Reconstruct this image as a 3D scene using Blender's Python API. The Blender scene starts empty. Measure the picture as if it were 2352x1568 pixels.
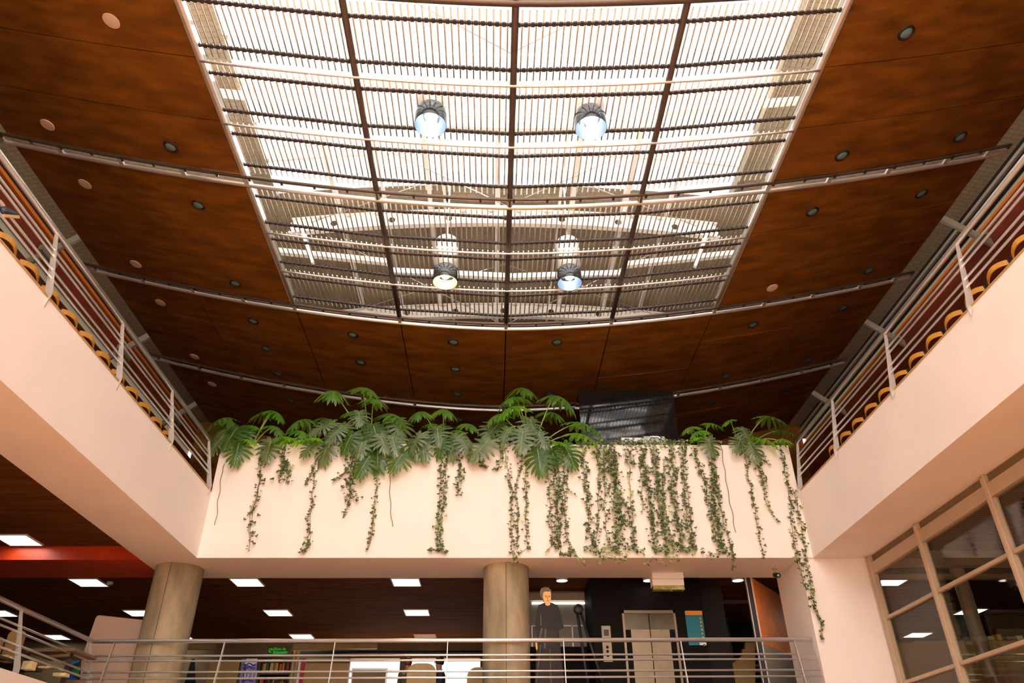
import bpy, math, random
from mathutils import Vector, Matrix
rnd = random.Random(7)
sc = bpy.context.scene
COL = sc.collection
PI = math.pi

# ------------------------------------------------------------------ camera
# the eye is the origin of the place; ground floor 1.6 m below it
CX, CY, FPX = 1176.0, 784.0, 1732.124
PITCH, YAW, ROLL = 0.568607631, 0.0279561265, -0.0084525942
def cam_axes():
    cp, sp = math.cos(PITCH), math.sin(PITCH)
    r = Vector((1, 0, 0)); f = Vector((0, cp, sp)); u = Vector((0, -sp, cp))
    cr, sr = math.cos(ROLL), math.sin(ROLL)
    r2 = cr * r + sr * u; u2 = -sr * r + cr * u
    cy, sy = math.cos(YAW), math.sin(YAW)
    rot = lambda v: Vector((cy * v.x + sy * v.y, -sy * v.x + cy * v.y, v.z))
    return rot(r2), rot(u2), rot(f)
CR, CU, CF = cam_axes()
cam_d = bpy.data.cameras.new('camera'); cam = bpy.data.objects.new('camera', cam_d)
COL.objects.link(cam)
cam_d.sensor_width = 36; cam_d.lens = FPX / 2352 * 36; cam_d.clip_end = 300; cam_d.clip_start = 0.05
m = Matrix.Identity(4)
for i in range(3):
    m[i][0] = CR[i]; m[i][1] = CU[i]; m[i][2] = -CF[i]
cam.matrix_world = m
sc.camera = cam
def ray(u, v): return CF + CR * ((u - CX) / FPX) - CU * ((v - CY) / FPX)
def aty(u, v, Y): w = ray(u, v); return w * (Y / w.y)
def atz(u, v, Z): w = ray(u, v); return w * (Z / w.z)
def atx(u, v, X): w = ray(u, v); return w * (X / w.x)

# ------------------------------------------------------------------ materials
MATS = {}
def mat(name, col, rough=0.6, metal=0.0, var=0.0, scale=6.0, bump=0.0, stretch=(1, 1, 1), col2=None, spec=0.5,
        emit=None, estr=0.0, detail=4.0):
    M = bpy.data.materials.new(name); M.use_nodes = True
    nt = M.node_tree; b = nt.nodes['Principled BSDF']
    b.inputs['Roughness'].default_value = rough; b.inputs['Metallic'].default_value = metal
    b.inputs['Specular IOR Level'].default_value = spec
    c = (*col, 1)
    if var or bump or col2:
        tc = nt.nodes.new('ShaderNodeTexCoord'); mp = nt.nodes.new('ShaderNodeMapping')
        mp.inputs['Scale'].default_value = stretch
        nz = nt.nodes.new('ShaderNodeTexNoise'); nz.inputs['Scale'].default_value = scale; nz.inputs['Detail'].default_value = detail
        nt.links.new(tc.outputs['Object'], mp.inputs['Vector']); nt.links.new(mp.outputs['Vector'], nz.inputs['Vector'])
        if var or col2:
            rp = nt.nodes.new('ShaderNodeValToRGB')
            rp.color_ramp.elements[0].position = 0.3; rp.color_ramp.elements[1].position = 0.7
            lo = col2 if col2 else tuple(x * (1 - var) for x in col)
            rp.color_ramp.elements[0].color = (*lo, 1)
            rp.color_ramp.elements[1].color = (*[min(1, x * (1 + (0 if col2 else var))) for x in col], 1)
            nt.links.new(nz.outputs['Fac'], rp.inputs['Fac']); nt.links.new(rp.outputs['Color'], b.inputs['Base Color'])
        else: b.inputs['Base Color'].default_value = c
        if bump:
            bp = nt.nodes.new('ShaderNodeBump'); bp.inputs['Strength'].default_value = bump; bp.inputs['Distance'].default_value = 0.02
            nt.links.new(nz.outputs['Fac'], bp.inputs['Height']); nt.links.new(bp.outputs['Normal'], b.inputs['Normal'])
    else: b.inputs['Base Color'].default_value = c
    if emit:
        b.inputs['Emission Color'].default_value = (*emit, 1); b.inputs['Emission Strength'].default_value = estr
    MATS[name] = M
    return M
def glass(name, tint, gloss, rough=0.02):
    M = bpy.data.materials.new(name); M.use_nodes = True; nt = M.node_tree
    nt.nodes.clear(); o = nt.nodes.new('ShaderNodeOutputMaterial'); mx = nt.nodes.new('ShaderNodeMixShader')
    t = nt.nodes.new('ShaderNodeBsdfTransparent'); g = nt.nodes.new('ShaderNodeBsdfGlossy')
    t.inputs[0].default_value = (*tint, 1); g.inputs['Roughness'].default_value = rough
    mx.inputs[0].default_value = gloss
    nt.links.new(t.outputs[0], mx.inputs[1]); nt.links.new(g.outputs[0], mx.inputs[2]); nt.links.new(mx.outputs[0], o.inputs[0])
    MATS[name] = M; return M
def leafmat(name, col, col2, rough, trans):
    M = mat(name, col, rough=rough, col2=col2, scale=3.0)
    nt = M.node_tree; b = nt.nodes['Principled BSDF']; o = nt.nodes['Material Output']
    tr = nt.nodes.new('ShaderNodeBsdfTranslucent'); tr.inputs[0].default_value = (min(1, col[0] * 3.5), min(1, col[1] * 3.4), col[2] * 1.5, 1)
    mx = nt.nodes.new('ShaderNodeMixShader'); mx.inputs[0].default_value = trans
    nt.links.new(b.outputs[0], mx.inputs[1]); nt.links.new(tr.outputs[0], mx.inputs[2]); nt.links.new(mx.outputs[0], o.inputs[0])
    return M

M_PAINT = mat('cream_paint', (.91, .815, .745), rough=.75, var=.03, scale=1.2, bump=.03)
M_WOOD = mat('stained_plywood', (.265, .098, .010), rough=.62, col2=(.115, .038, .005), scale=2.6, stretch=(.5, 1.6, 1), bump=.06, spec=.25, detail=8)
M_SLATC = mat('brown_slat', (.15, .055, .014), rough=.85, var=.25, scale=3, stretch=(.3, 2, 1), spec=.1)
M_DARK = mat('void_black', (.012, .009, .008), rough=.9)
M_STEEL = mat('brushed_steel', (.93, .90, .88), rough=.3, metal=.8)
M_STEELD = mat('dull_steel', (.66, .62, .57), rough=.45, metal=.6)
M_BRONZE = mat('bronze_tube', (.12, .085, .065), rough=.35, metal=.5)
M_ALU = mat('slat_aluminium', (.72, .68, .62), rough=.35, metal=.6)
M_SLATW = mat('satin_slat_tube', (.74, .70, .62), rough=.3, metal=.75)
M_COMB = mat('black_bracket', (.05, .035, .03), rough=.5)
M_WHITE = mat('white_steel', (.90, .87, .82), rough=.5)
M_CONC = mat('raw_concrete', (.48, .38, .24), rough=.85, col2=(.19, .145, .08), scale=2.6, stretch=(1, 1, .3), bump=.12, detail=9)
M_RED = mat('red_lacquer', (.62, .055, .012), rough=.4, var=.15, scale=3)
M_REDD = mat('dark_red_panel', (.20, .028, .012), rough=.5, var=.2, scale=2)
M_ORANGE = mat('orange_trim', (.72, .20, .02), rough=.5)
M_ORPAN = mat('orange_laminate', (.88, .25, .02), rough=.45, var=.12, scale=5)
M_TERRA = mat('terracotta_tile', (.80, .39, .17), rough=.5, var=.12, scale=2)
M_CARPET = mat('brown_carpet', (.12, .07, .045), rough=.9, var=.2, scale=20)
M_GRAN = mat('black_granite', (.012, .011, .011), rough=.05, var=.5, scale=60, spec=.4)
M_GRANM = mat('honed_black_stone', (.014, .012, .011), rough=.6, var=.5, scale=60, spec=.04)
M_LIFT = mat('bronze_lift_steel', (.30, .23, .14), rough=.35, metal=.35, var=.1, scale=5)
M_LIFTD = mat('dark_lift_steel', (.12, .10, .06), rough=.3, metal=.5, var=.2, scale=4)
M_BEIGE = mat('beige_laminate', (.52, .42, .30), rough=.6, var=.04, scale=3)
M_TAN = mat('tan_laminate', (.47, .28, .09), rough=.5, var=.12, scale=5)
M_BROWNB = mat('brown_bulkhead', (.20, .135, .065), rough=.7, var=.1, scale=4)
M_PLY = mat('yellow_plywood', (.70, .33, .035), rough=.4, var=.15, scale=6, stretch=(3, .6, 1))
M_BLACK = mat('black_plastic', (.02, .02, .022), rough=.45)
M_GREY = mat('grey_panel', (.28, .25, .20), rough=.5, var=.08, scale=3)
M_GLASSR = glass('clear_roof_glass', (.96, .98, 1), .05)
M_GLASS = glass('room_glass', (.86, .84, .78), .07)
M_LAMP = mat('lamp_diffuser', (1, 1, 1), emit=(1, .93, .80), estr=7)
M_BULB = mat('bay_bulb', (1, 1, 1), emit=(.88, .94, 1), estr=4.5)
M_BULBW = mat('bay_bulb_warm', (1, 1, 1), emit=(1, 1, .82), estr=4.5)
M_REFL = mat('lamp_reflector', (.45, .60, .78), rough=.35, metal=.3)
M_REFLW = mat('lamp_reflector_warm', (.85, .87, .68), rough=.4, metal=.1)
M_LAMPB = mat('lamp_shell', (.10, .10, .105), rough=.16, metal=.85)
M_LENS = mat('lens_glass', (.30, .54, .55), rough=.12, metal=.4)
M_DISC = mat('cream_disc', (.80, .60, .44), rough=.6)
M_PLANT = leafmat('philodendron_leaf', (.085, .165, .038), (.03, .07, .018), .24, .38)
M_PLANTL = leafmat('philodendron_young_leaf', (.15, .36, .025), (.07, .22, .018), .28, .5)
M_SHEEN = leafmat('philodendron_sheen_leaf', (.17, .215, .095), (.025, .058, .016), .22, .12)  # skylight sheen on the leaf faces, put into the base colour as pale mottling
M_PLANTE = leafmat('philodendron_umbrella_leaf', (.17, .30, .07), (.05, .13, .025), .24, .5)
M_STALK = mat('leaf_stalk_green', (.32, .40, .10), rough=.45)
M_IVY = leafmat('ivy_leaf', (.085, .115, .035), (.035, .06, .018), .4, .15)
M_IVYY = leafmat('ivy_leaf_pale', (.42, .45, .19), (.16, .22, .07), .4, .2)
M_IVYST = mat('ivy_stem_brown', (.16, .12, .06), rough=.8)
M_SOIL = mat('soil', (.05, .03, .02), rough=1, var=.4, scale=30)
# roof lining: beige steel sheet with a fine tile-like relief
def roof_mat():
    M = mat('roof_sheet', (.40, .315, .215), rough=.7)
    nt = M.node_tree; b = nt.nodes['Principled BSDF']
    tc = nt.nodes.new('ShaderNodeTexCoord'); br = nt.nodes.new('ShaderNodeTexBrick')
    br.inputs['Scale'].default_value = 2.2; br.inputs['Mortar Size'].default_value = .018
    br.inputs['Color1'].default_value = (.33, .265, .175, 1); br.inputs['Color2'].default_value = (.295, .235, .155, 1)
    br.inputs['Mortar'].default_value = (.20, .155, .10, 1)
    nt.links.new(tc.outputs['Object'], br.inputs['Vector']); nt.links.new(br.outputs['Color'], b.inputs['Base Color'])
    bp = nt.nodes.new('ShaderNodeBump'); bp.inputs['Strength'].default_value = .4
    nt.links.new(br.outputs['Fac'], bp.inputs['Height']); nt.links.new(bp.outputs['Normal'], b.inputs['Normal'])
    return M
M_ROOF = roof_mat()

# ------------------------------------------------------------------ mesh builder
ORIGIN = {}
class MB:
    def __init__(s): s.v = []; s.f = []; s.mi = []; s.sm = []
    def add(s, vs, fs, mi=0, smooth=False):
        o = len(s.v); s.v += [Vector(p) for p in vs]
        for f in fs: s.f.append([i + o for i in f]); s.mi.append(mi); s.sm.append(smooth)
        return s
    def box(s, x0, x1, y0, y1, z0, z1, mi=0):
        vs = [(x, y, z) for z in (z0, z1) for y in (y0, y1) for x in (x0, x1)]
        return s.add(vs, [(0, 2, 3, 1), (4, 5, 7, 6), (0, 1, 5, 4), (2, 6, 7, 3), (0, 4, 6, 2), (1, 3, 7, 5)], mi)
    def bbox(s, x0, x1, y0, y1, z0, z1, b=.01, mi=0):
        # box with chamfered edges: three crossed slabs' hull as 24 corner points
        vs = []; b = min(b, (x1 - x0) * .45, (y1 - y0) * .45, (z1 - z0) * .45)
        for sx in (0, 1):
            for sy in (0, 1):
                for sz in (0, 1):
                    X = x1 if sx else x0; Y = y1 if sy else y0; Z = z1 if sz else z0
                    ix = -b if sx else b; iy = -b if sy else b; iz = -b if sz else b
                    vs += [(X, Y + iy, Z + iz), (X + ix, Y, Z + iz), (X + ix, Y + iy, Z)]
        I = lambda a, c, d, k: (a * 4 + c * 2 + d) * 3 + k
        fs = []
        for a in (0, 1):
            fs += [(I(a, 0, 0, 0), I(a, 1, 0, 0), I(a, 1, 1, 0), I(a, 0, 1, 0)), (I(0, a, 0, 1), I(1, a, 0, 1), I(1, a, 1, 1), I(0, a, 1, 1)),
                   (I(0, 0, a, 2), I(1, 0, a, 2), I(1, 1, a, 2), I(0, 1, a, 2))]
            for c in (0, 1):
                fs += [(I(a, c, 0, 0), I(a, c, 1, 0), I(a, c, 1, 1), I(a, c, 0, 1)), (I(a, 0, c, 0), I(a, 1, c, 0), I(a, 1, c, 2), I(a, 0, c, 2)),
                       (I(0, a, c, 1), I(1, a, c, 1), I(1, a, c, 2), I(0, a, c, 2))]
                for d in (0, 1): fs.append((I(a, c, d, 0), I(a, c, d, 1), I(a, c, d, 2)))
        return s.add(vs, fs, mi)
    def beam(s, p0, p1, w, h, up=(0, 0, 1), mi=0, w1=None, h1=None):
        p0 = Vector(p0); p1 = Vector(p1); d = (p1 - p0).normalized(); up = Vector(up)
        a = d.cross(up)
        if a.length < 1e-5: a = d.cross(Vector((1, 0, 0)))
        a.normalize(); b = a.cross(d)
        w1 = w if w1 is None else w1; h1 = h if h1 is None else h1
        vs = [p + a * (i * ww / 2) + b * (j * hh / 2) for p, ww, hh in ((p0, w, h), (p1, w1, h1)) for i, j in ((-1, -1), (1, -1), (1, 1), (-1, 1))]
        return s.add(vs, [(0, 1, 2, 3), (7, 6, 5, 4), (0, 4, 5, 1), (1, 5, 6, 2), (2, 6, 7, 3), (3, 7, 4, 0)], mi)
    def tube(s, pts, r, n=8, mi=0, cap=True):
        pts = [Vector(p) for p in pts]; rs = r if isinstance(r, (list, tuple)) else [r] * len(pts)
        vs = []; prev = None
        for i, p in enumerate(pts):
            d = (pts[min(i + 1, len(pts) - 1)] - pts[max(i - 1, 0)]).normalized()
            if prev is None:
                a = d.cross(Vector((0, 0, 1)))
                if a.length < 1e-3: a = d.cross(Vector((1, 0, 0)))
            else: a = prev - d * prev.dot(d)
            a.normalize(); prev = a; b = d.cross(a)
            vs += [p + (a * math.cos(2 * PI * k / n) + b * math.sin(2 * PI * k / n)) * rs[i] for k in range(n)]
        fs = [(i * n + k, i * n + (k + 1) % n, (i + 1) * n + (k + 1) % n, (i + 1) * n + k) for i in range(len(pts) - 1) for k in range(n)]
        s.add(vs, fs, mi, True)
        if cap:
            o = len(s.v) - len(vs); L = len(vs)
            s.f.append([o + k for k in range(n)][::-1]); s.mi.append(mi); s.sm.append(False)
            s.f.append([o + L - n + k for k in range(n)]); s.mi.append(mi); s.sm.append(False)
        return s
    def lathe(s, c, prof, n=24, mi=0, axis=(0, 0, 1)):
        c = Vector(c); ax = Vector(axis).normalized()
        a = ax.cross(Vector((0, 1, 0))) if abs(ax.y) < .9 else ax.cross(Vector((1, 0, 0))); a.normalize(); b = ax.cross(a)
        vs = [c + ax * z + (a * math.cos(2 * PI * k / n) + b * math.sin(2 * PI * k / n)) * max(r, 1e-4) for r, z in prof for k in range(n)]
        fs = [(i * n + k, i * n + (k + 1) % n, (i + 1) * n + (k + 1) % n, (i + 1) * n + k) for i in range(len(prof) - 1) for k in range(n)]
        return s.add(vs, fs, mi, True)
    def prism(s, poly, t, mi=0):
        """poly: 3-D outline, t: thickness vector"""
        poly = [Vector(p) for p in poly]; t = Vector(t); n = len(poly)
        return s.add(poly + [p + t for p in poly], [tuple(range(n))[::-1], tuple(range(n, 2 * n))] + [(i, (i + 1) % n, n + (i + 1) % n, n + i) for i in range(n)], mi)
    def plate(s, a, b, c, d, t, mi=0): return s.prism([a, b, c, d], t, mi)
    def build(s, name, mats, parent=None, origin=None):
        if not isinstance(mats, (list, tuple)): mats = [mats]
        if parent is not None: org = ORIGIN[parent.name]
        elif origin is not None: org = Vector(origin)
        else:
            xs = [p.x for p in s.v]; ys = [p.y for p in s.v]; zs = [p.z for p in s.v]
            org = Vector(((min(xs) + max(xs)) / 2, (min(ys) + max(ys)) / 2, min(zs)))
        me = bpy.data.meshes.new(name); me.from_pydata([p - org for p in s.v], [], s.f)
        for M in mats: me.materials.append(M)
        me.polygons.foreach_set('material_index', s.mi); me.polygons.foreach_set('use_smooth', s.sm)
        me.update()
        import bmesh
        bm = bmesh.new(); bm.from_mesh(me); bmesh.ops.recalc_face_normals(bm, faces=bm.faces); bm.to_mesh(me); bm.free()
        o = bpy.data.objects.new(name, me); COL.objects.link(o)
        if parent is not None: o.parent = parent
        else: o.location = org
        ORIGIN[o.name] = org
        return o
def thing(name, label, cat, loc, group=None):
    o = bpy.data.objects.new(name, None); COL.objects.link(o); o.location = Vector(loc); ORIGIN[o.name] = Vector(loc)
    o.empty_display_size = .1
    return tag(o, label, cat, group)
def tag(o, label, cat, group=None, kind='thing'):
    o['label'] = label; o['category'] = cat; o['kind'] = kind
    if group: o['group'] = group
    return o
def struct(o, label=None):
    o['kind'] = 'structure'
    if label: o['label'] = label
    return o
def copy_tree(o, delta, label=None, group=None):
    delta = Vector(delta)
    def cp(src, par):
        c = src.copy(); COL.objects.link(c)
        if par is None: c.location = src.location + delta
        else: c.parent = par
        ORIGIN[c.name] = ORIGIN[src.name] + delta
        for ch in src.children: cp(ch, c)
        return c
    c = cp(o, None)
    if label: c['label'] = label
    if group: c['group'] = group
    return c
ORD = ['first', 'second', 'third', 'fourth', 'fifth', 'sixth', 'seventh', 'eighth', 'ninth', 'tenth', 'eleventh', 'twelfth', 'thirteenth',
       'fourteenth', 'fifteenth', 'sixteenth', 'seventeenth', 'eighteenth', 'nineteenth', 'twentieth']
ORD += ['twenty-' + x for x in ORD[:9]] + ['thirtieth'] + ['thirty-' + x for x in ORD[:9]] + ['fortieth'] + ['forty-' + x for x in ORD[:9]] + ['fiftieth'] + ['fifty-' + x for x in ORD[:9]]

# ------------------------------------------------------------------ layout numbers (metres, eye at z = 0)
XC = .25                          # centre line of the atrium
XL, XR = -5.455, 6.02             # inner faces of the upper side fascias
YF = 14.0                         # face of the planter wall
ZS, ZF, ZP = 4.17, 5.45, 6.475    # soffit, fascia top, planter top
F1, F2, G0 = 1.72, 5.36, -1.6     # level one floor, level two floor, ground floor
C1 = 4.45                         # level one ceiling
BAYS = [-4.32, -2.03, .25, 2.53, 4.82]
def zc(x): return 9 + .0354 * abs(x - .25) ** 1.685
def zr(x): return 12.7 - .013 * (x - XC) ** 2
WL, WR = -9.88, 10.43             # upper side walls
YB = 23.0                         # far wall

# ------------------------------------------------------------------ setting: slabs, beams, walls
b = MB(); b.box(-16, 16, -6, 26, G0 - .2, G0); struct(b.build('floor', M_TERRA), 'terracotta tiled ground floor')
# level one slab with cream edge (left gallery, far gallery)
b = MB(); b.box(-16, -6.95, -6, YB + .2, F1 - .5, F1); b.box(-6.95, 7.15, 14.08, YB + .2, F1 - .5, F1); b.box(7.15, 16, -6, YB + .2, F1 - .5, F1)
struct(b.build('floor', M_CARPET), 'dark brown gallery floor of the lower gallery')
b = MB(); b.box(-6.95, -6.78, -6, 14.15, .75, 1.86); b.box(-6.78, 5.76, 14.0, 14.15, .75, 1.86)
struct(b.build('trim_1', M_PAINT), 'cream painted edge of the lower gallery')
# level two fascia beams
b = MB(); b.box(-6.53, XL, -6, 15.36, ZS, ZF); struct(b.build('wall_left', M_PAINT), 'cream fascia beam of the upper left gallery')
b = MB(); b.box(XR, 7.15, -6, 15.36, ZS, ZF); struct(b.build('wall_right', M_PAINT), 'cream fascia beam of the upper right gallery')
b = MB(); b.box(XL, XR, YF, YF + .16, ZS, ZP); b.box(XL, XR, YF + .16, 15.36, ZS, ZF); b.box(XL, XR, 15.0, 15.12, ZF, ZP - .12)
struct(b.build('wall_far', M_PAINT), 'cream planter wall between the two upper galleries')
b = MB(); b.box(XL, XR, YF + .16, 15.0, ZF, ZP - .12); tag(b.build('planter_soil', M_SOIL), 'dark soil filling the planter behind the cream wall', 'soil', kind='stuff')
# gold-brown cap line along the side fascias
b = MB(); b.box(XL - .03, XL + .012, -6, YF, ZF, ZF + .02); struct(b.build('trim_2', M_TAN), 'thin brown cap on the left fascia')
b = MB(); b.box(XR - .012, XR + .03, -6, YF, ZF, ZF + .02); struct(b.build('trim_3', M_TAN), 'thin brown cap on the right fascia')
# level two floors and far floor
b = MB(); b.box(WL - .3, -6.53, -6, YB, C1 + .35, F2); b.box(7.15, WR + .3, -6, YB, C1 + .35, F2); b.box(-6.53, 7.15, 15.36, YB, C1 + .35, F2)
b.box(-16, WL - .3, -6, YB, C1 + .35, F2); b.box(WR + .3, 16, -6, YB, C1 + .35, F2)
struct(b.build('floor', M_CARPET), 'floor slab of the upper galleries')
# pier at the right
b = MB(); b.box(5.765, 7.12, 14.03, 15.36, G0, ZS - .002); struct(b.build('wall_pier', M_PAINT), 'broad cream pier below the right gallery')
# upper side walls, built up in strips
M_FROST = leafmat('frosted_glass', (.8, .78, .72), (.78, .76, .7), .5, .75)
M_FROST.node_tree.nodes['Translucent BSDF'].inputs[0].default_value = (.50, .46, .36, 1)
def sidewall(nm, x, sgn, strips):
    for k, (z0, z1, M, dx) in enumerate(strips):
        b = MB(); xa = x - sgn * dx
        xe = xa + sgn * .02 if M is M_FROST else x + sgn * .25
        b.box(min(xa, xe), max(xa, xe), -6, YB, z0, z1)
        struct(b.build('window_6' if M is M_FROST else nm, M))
sidewall('wall_left', WL, -1, [(F2, 10.10, M_REDD, 0), (10.10, 10.36, M_FROST, -.1), (10.36, 11.0, M_REDD, 0), (11.0, 11.09, M_ORANGE, .05), (11.09, 11.2, M_DARK, 0), (11.2, 11.28, M_STEELD, .06), (11.28, 11.8, M_DARK, 0)])
sidewall('wall_right', WR, 1, [(F2, 10.05, M_REDD, 0), (10.05, 10.58, M_REDD, .02), (10.58, 10.65, M_ORANGE, .05), (10.65, 10.88, M_FROST, -.1), (10.88, 11.12, M_DARK, 0), (11.12, 11.2, M_STEELD, .06), (11.2, 11.8, M_DARK, 0)])
for k, y in enumerate((5.0, 8.9, 12.86, 16.8, 20.6)):
    b = MB(); b.beam((WL - .05, y, 10.15), (WL + .95, y, 10.95), .07, .16); b.beam((WL + .3, y - .3, 10.32), (WL + .3, y + .35, 10.32), .08, .12)
    struct(b.build('trim_4', M_GREY), 'grey rafter foot on the upper left wall')
    b = MB(); b.beam((WR + .05, y - .9, 10.1), (WR - .95, y - .9, 10.9), .07, .16); b.beam((WR - .3, y - 1.2, 10.22), (WR - .3, y - .55, 10.22), .08, .12)
    struct(b.build('trim_5', M_GREY), 'grey rafter foot on the upper right wall')
# far and rear end walls, outer walls of level one
b = MB(); b.box(WL, WR, YB, YB + .2, F2, 12.7); struct(b.build('wall_end', M_WOOD), 'dark end wall of the upper level')
b = MB(); b.box(-16, -3.78, -6.2, -6, G0, 12.8); b.box(4.38, 16, -6.2, -6, G0, 12.8); b.box(-3.78, 4.38, -6.2, -6, 4.6, 12.8); struct(b.build('wall_rear', M_PAINT), 'cream end wall facing the planter')
b = MB(); b.box(-3.78, 4.38, -6.12, -6.1, G0, 4.6); struct(b.build('window_5', M_GLASSR), 'added unseen glass front facing the planter, lets sky light in')  # unseen opening added behind the eye so sky light reaches the planter wall
b = MB()
for x in (-3.78, -1.06, 1.66, 4.38): b.box(x - .05, x + .05, -6.2, -6.02, G0, 4.6)
for z in (1.5, 4.6): b.box(-3.78, 4.38, -6.18, -6.04, z - .04, z + .04)
struct(b.build('trim_21', M_WHITE), 'frame of the added unseen glass front')
b = MB(); b.box(-16.2, -16, -6, YB, G0, F2); struct(b.build('wall_side', M_BROWNB)); b = MB(); b.box(16, 16.2, -6, YB, G0, F2); struct(b.build('wall_side', M_BROWNB))
b = MB(); b.box(-6.78, 5.76, 22.8, 23, G0, F1); struct(b.build('wall_ground', M_PAINT))

# ------------------------------------------------------------------ lower slatted ceilings
def slat_ceiling(x0, x1, y0, y1, lab):
    b = MB(); y = y0
    b.box(x0, x1, y0, y1, C1 + .09, C1 + .2, 1)
    while y < y1:
        b.box(x0, x1, y, min(y + .072, y1), C1 + .005, C1 + .075, 0); y += .105
    struct(b.build('ceiling', [M_SLATC, M_DARK]), lab)
slat_ceiling(-16, -6.53, 2, YB, 'brown slatted ceiling over the left gallery')
slat_ceiling(-6.53, 7.15, 15.36, YB, 'brown slatted ceiling over the far gallery')
slat_ceiling(7.15, 16, 2, YB, 'brown slatted ceiling behind the glazed wall')
b = MB(); b.box(-16, -6.53, 14.22, 15.42, 4.2, C1 + .06); struct(b.build('trim_6', M_RED), 'red lacquered ceiling beam on the left')

# ------------------------------------------------------------------ wooden upper ceiling
SEC = [(-5.6, -2.0), (-1.7, 2.0), (2.2, 5.78), (5.98, 9.54), (9.76, 13.34), (13.56, 17.1), (17.36, 21.0)]
EL, ER = -8.72, 9.2
def wood(x0, x1, y0, y1, lab):
    b = MB(); rows = 3
    xs = [x0] + [x for x in ((-6.6, -4.32, -2.03, .25, 2.53, 4.82, 7.1) if y0 > 13 else ()) if x0 + .1 < x < x1 - .1] + [x1]
    for r in range(rows):
        ya = y0 + (y1 - y0) * r / rows; yb = y0 + (y1 - y0) * (r + 1) / rows
        for xa, xb in zip(xs, xs[1:]):
            g = .013; n = 6
            n = 10; P = [xa + g + (xb - xa - 2 * g) * k / n for k in range(n + 1)]
            vs = []
            dz = rnd.uniform(-.006, .006)
            for x in P: vs += [(x, ya + g, zc(x) + dz), (x, yb - g, zc(x) + dz), (x, ya + g, zc(x) + .04), (x, yb - g, zc(x) + .04)]
            fs = []
            for k in range(n):
                o = 4 * k; fs += [(o, o + 1, o + 5, o + 4), (o + 2, o + 6, o + 7, o + 3), (o, o + 4, o + 6, o + 2), (o + 1, o + 3, o + 7, o + 5)]
            fs += [(0, 2, 3, 1), (4 * n, 4 * n + 1, 4 * n + 3, 4 * n + 2)]
            b.add(vs, fs)
    # dark backing a little above, so the joints read black
    n = 14; P = [x0 + .05 + (x1 - x0 - .1) * k / n for k in range(n + 1)]; vs = []
    for x in P: vs += [(x, y0 + .04, zc(x) + .07), (x, y1 - .04, zc(x) + .07)]
    qf = [(2 * k, 2 * k + 1, 2 * k + 3, 2 * k + 2) for k in range(n)]
    b.add(vs, qf, 1); b.add([(p[0], p[1], p[2] + .03) for p in vs], qf, 2)
    struct(b.build('ceiling', [M_WOOD, M_DARK, M_PAINT]), lab)
for i, (y0, y1) in enumerate(SEC):
    if y0 < 13:
        wood(EL, -4.355, y0, y1, 'curved brown plywood ceiling left of the skylight'); wood(4.855, ER, y0, y1, 'curved brown plywood ceiling right of the skylight')
    else: wood(EL, ER, y0, y1, 'curved brown plywood ceiling beyond the skylight')
# curved trims at the gaps: dark clipped bar on the near edge, bright pipe on the far edge, short ties between
def arc(y, x0, x1, n=40, dz=0): return [(x0 + (x1 - x0) * k / n, y, zc(x0 + (x1 - x0) * k / n) + dz) for k in range(n + 1)]
for i, y in enumerate((5.88, 9.54, 13.34, 17.12)):
    yb_ = (None, 9.75, 13.56, 17.36)[i]
    segs = [(-9.1, 9.5)] if i < 3 else [(-9.1, aty(1331, 940, 17.3).x), (aty(1549, 912, 17.3).x, 9.5)]
    for s0, s1 in segs:
        b = MB(); b.tube(arc(y, s0, s1, dz=-.03), .032 if i else .05, 8)
        struct(b.build('trim_7', M_BRONZE), 'dark curved bar with clips at a ceiling gap')
        x = s0 + .3; c = MB()
        while x < s1 and i: c.box(x - .02, x + .02, y - .045, y + .045, zc(x) - .075, zc(x) - .055); x += .57
        if i: struct(c.build('trim_8', M_COMB), 'small clips on the curved bar')
        if yb_:
            b = MB(); b.tube(arc(yb_, s0, s1, dz=-.02), .042, 10); struct(b.build('trim_9', M_STEEL), 'bright curved pipe at a ceiling gap')
            b = MB()
            for x in (-8.88, -7.74, -6.6, -5.46) + tuple(BAYS) + (5.96, 7.1, 8.24, 9.1):
                if s0 < x < s1: b.beam((x, y, zc(x) - .02), (x, yb_, zc(x) - .02), .07, .05)
            struct(b.build('trim_10', M_STEELD), 'short steel ties across a ceiling gap')
# ledge boards inside the gaps' upper side that catch the roof light
# ------------------------------------------------------------------ grille under the skylight
ROWS = [(5.98, 7.17), (7.17, 8.34), (8.34, 9.5), (9.79, 10.96), (10.96, 12.13), (12.13, 13.3)]
for r, (y0, y1) in enumerate(ROWS):
    for k in range(4):
        xa, xb = BAYS[k] + .05, BAYS[k + 1] - .05; za, zb = zc(BAYS[k]), zc(BAYS[k + 1])
        zl = lambda x: za + (zb - za) * (x - xa) / (xb - xa)
        t = thing('ceiling_grille', f'slatted aluminium grille panel under the skylight, {ORD[r]} row back, {ORD[k]} bay from the left', 'ceiling grille',
                  ((xa + xb) / 2, (y0 + y1) / 2, (za + zb) / 2), 'grille panels under the skylight')
        b = MB(); n = 23
        for q in range(n):
            x = xa + (xb - xa) * (q + .5) / n
            b.tube([(x, y0 + .03, zl(x) + .022), (x, y1 - .03, zl(x) + .022)], .0125, 6)
        b.build('slats', M_SLATW, t)
        for yc in (y0 + .235, y1 - .235):
            b = MB()
            b.beam((xa, yc, za - .008), (xb, yc, zb - .008), .03, .034)
            for q in range(n + 1):
                x = xa + (xb - xa) * q / n
                x0_, x1_ = max(x - .026, xa), min(x + .026, xb)
                b.box(x0_, x1_, yc - .03, yc + .03, zl(x) - .022, zl(x) + .008)
            b.build('cross_bracket', M_COMB, t)
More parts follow.
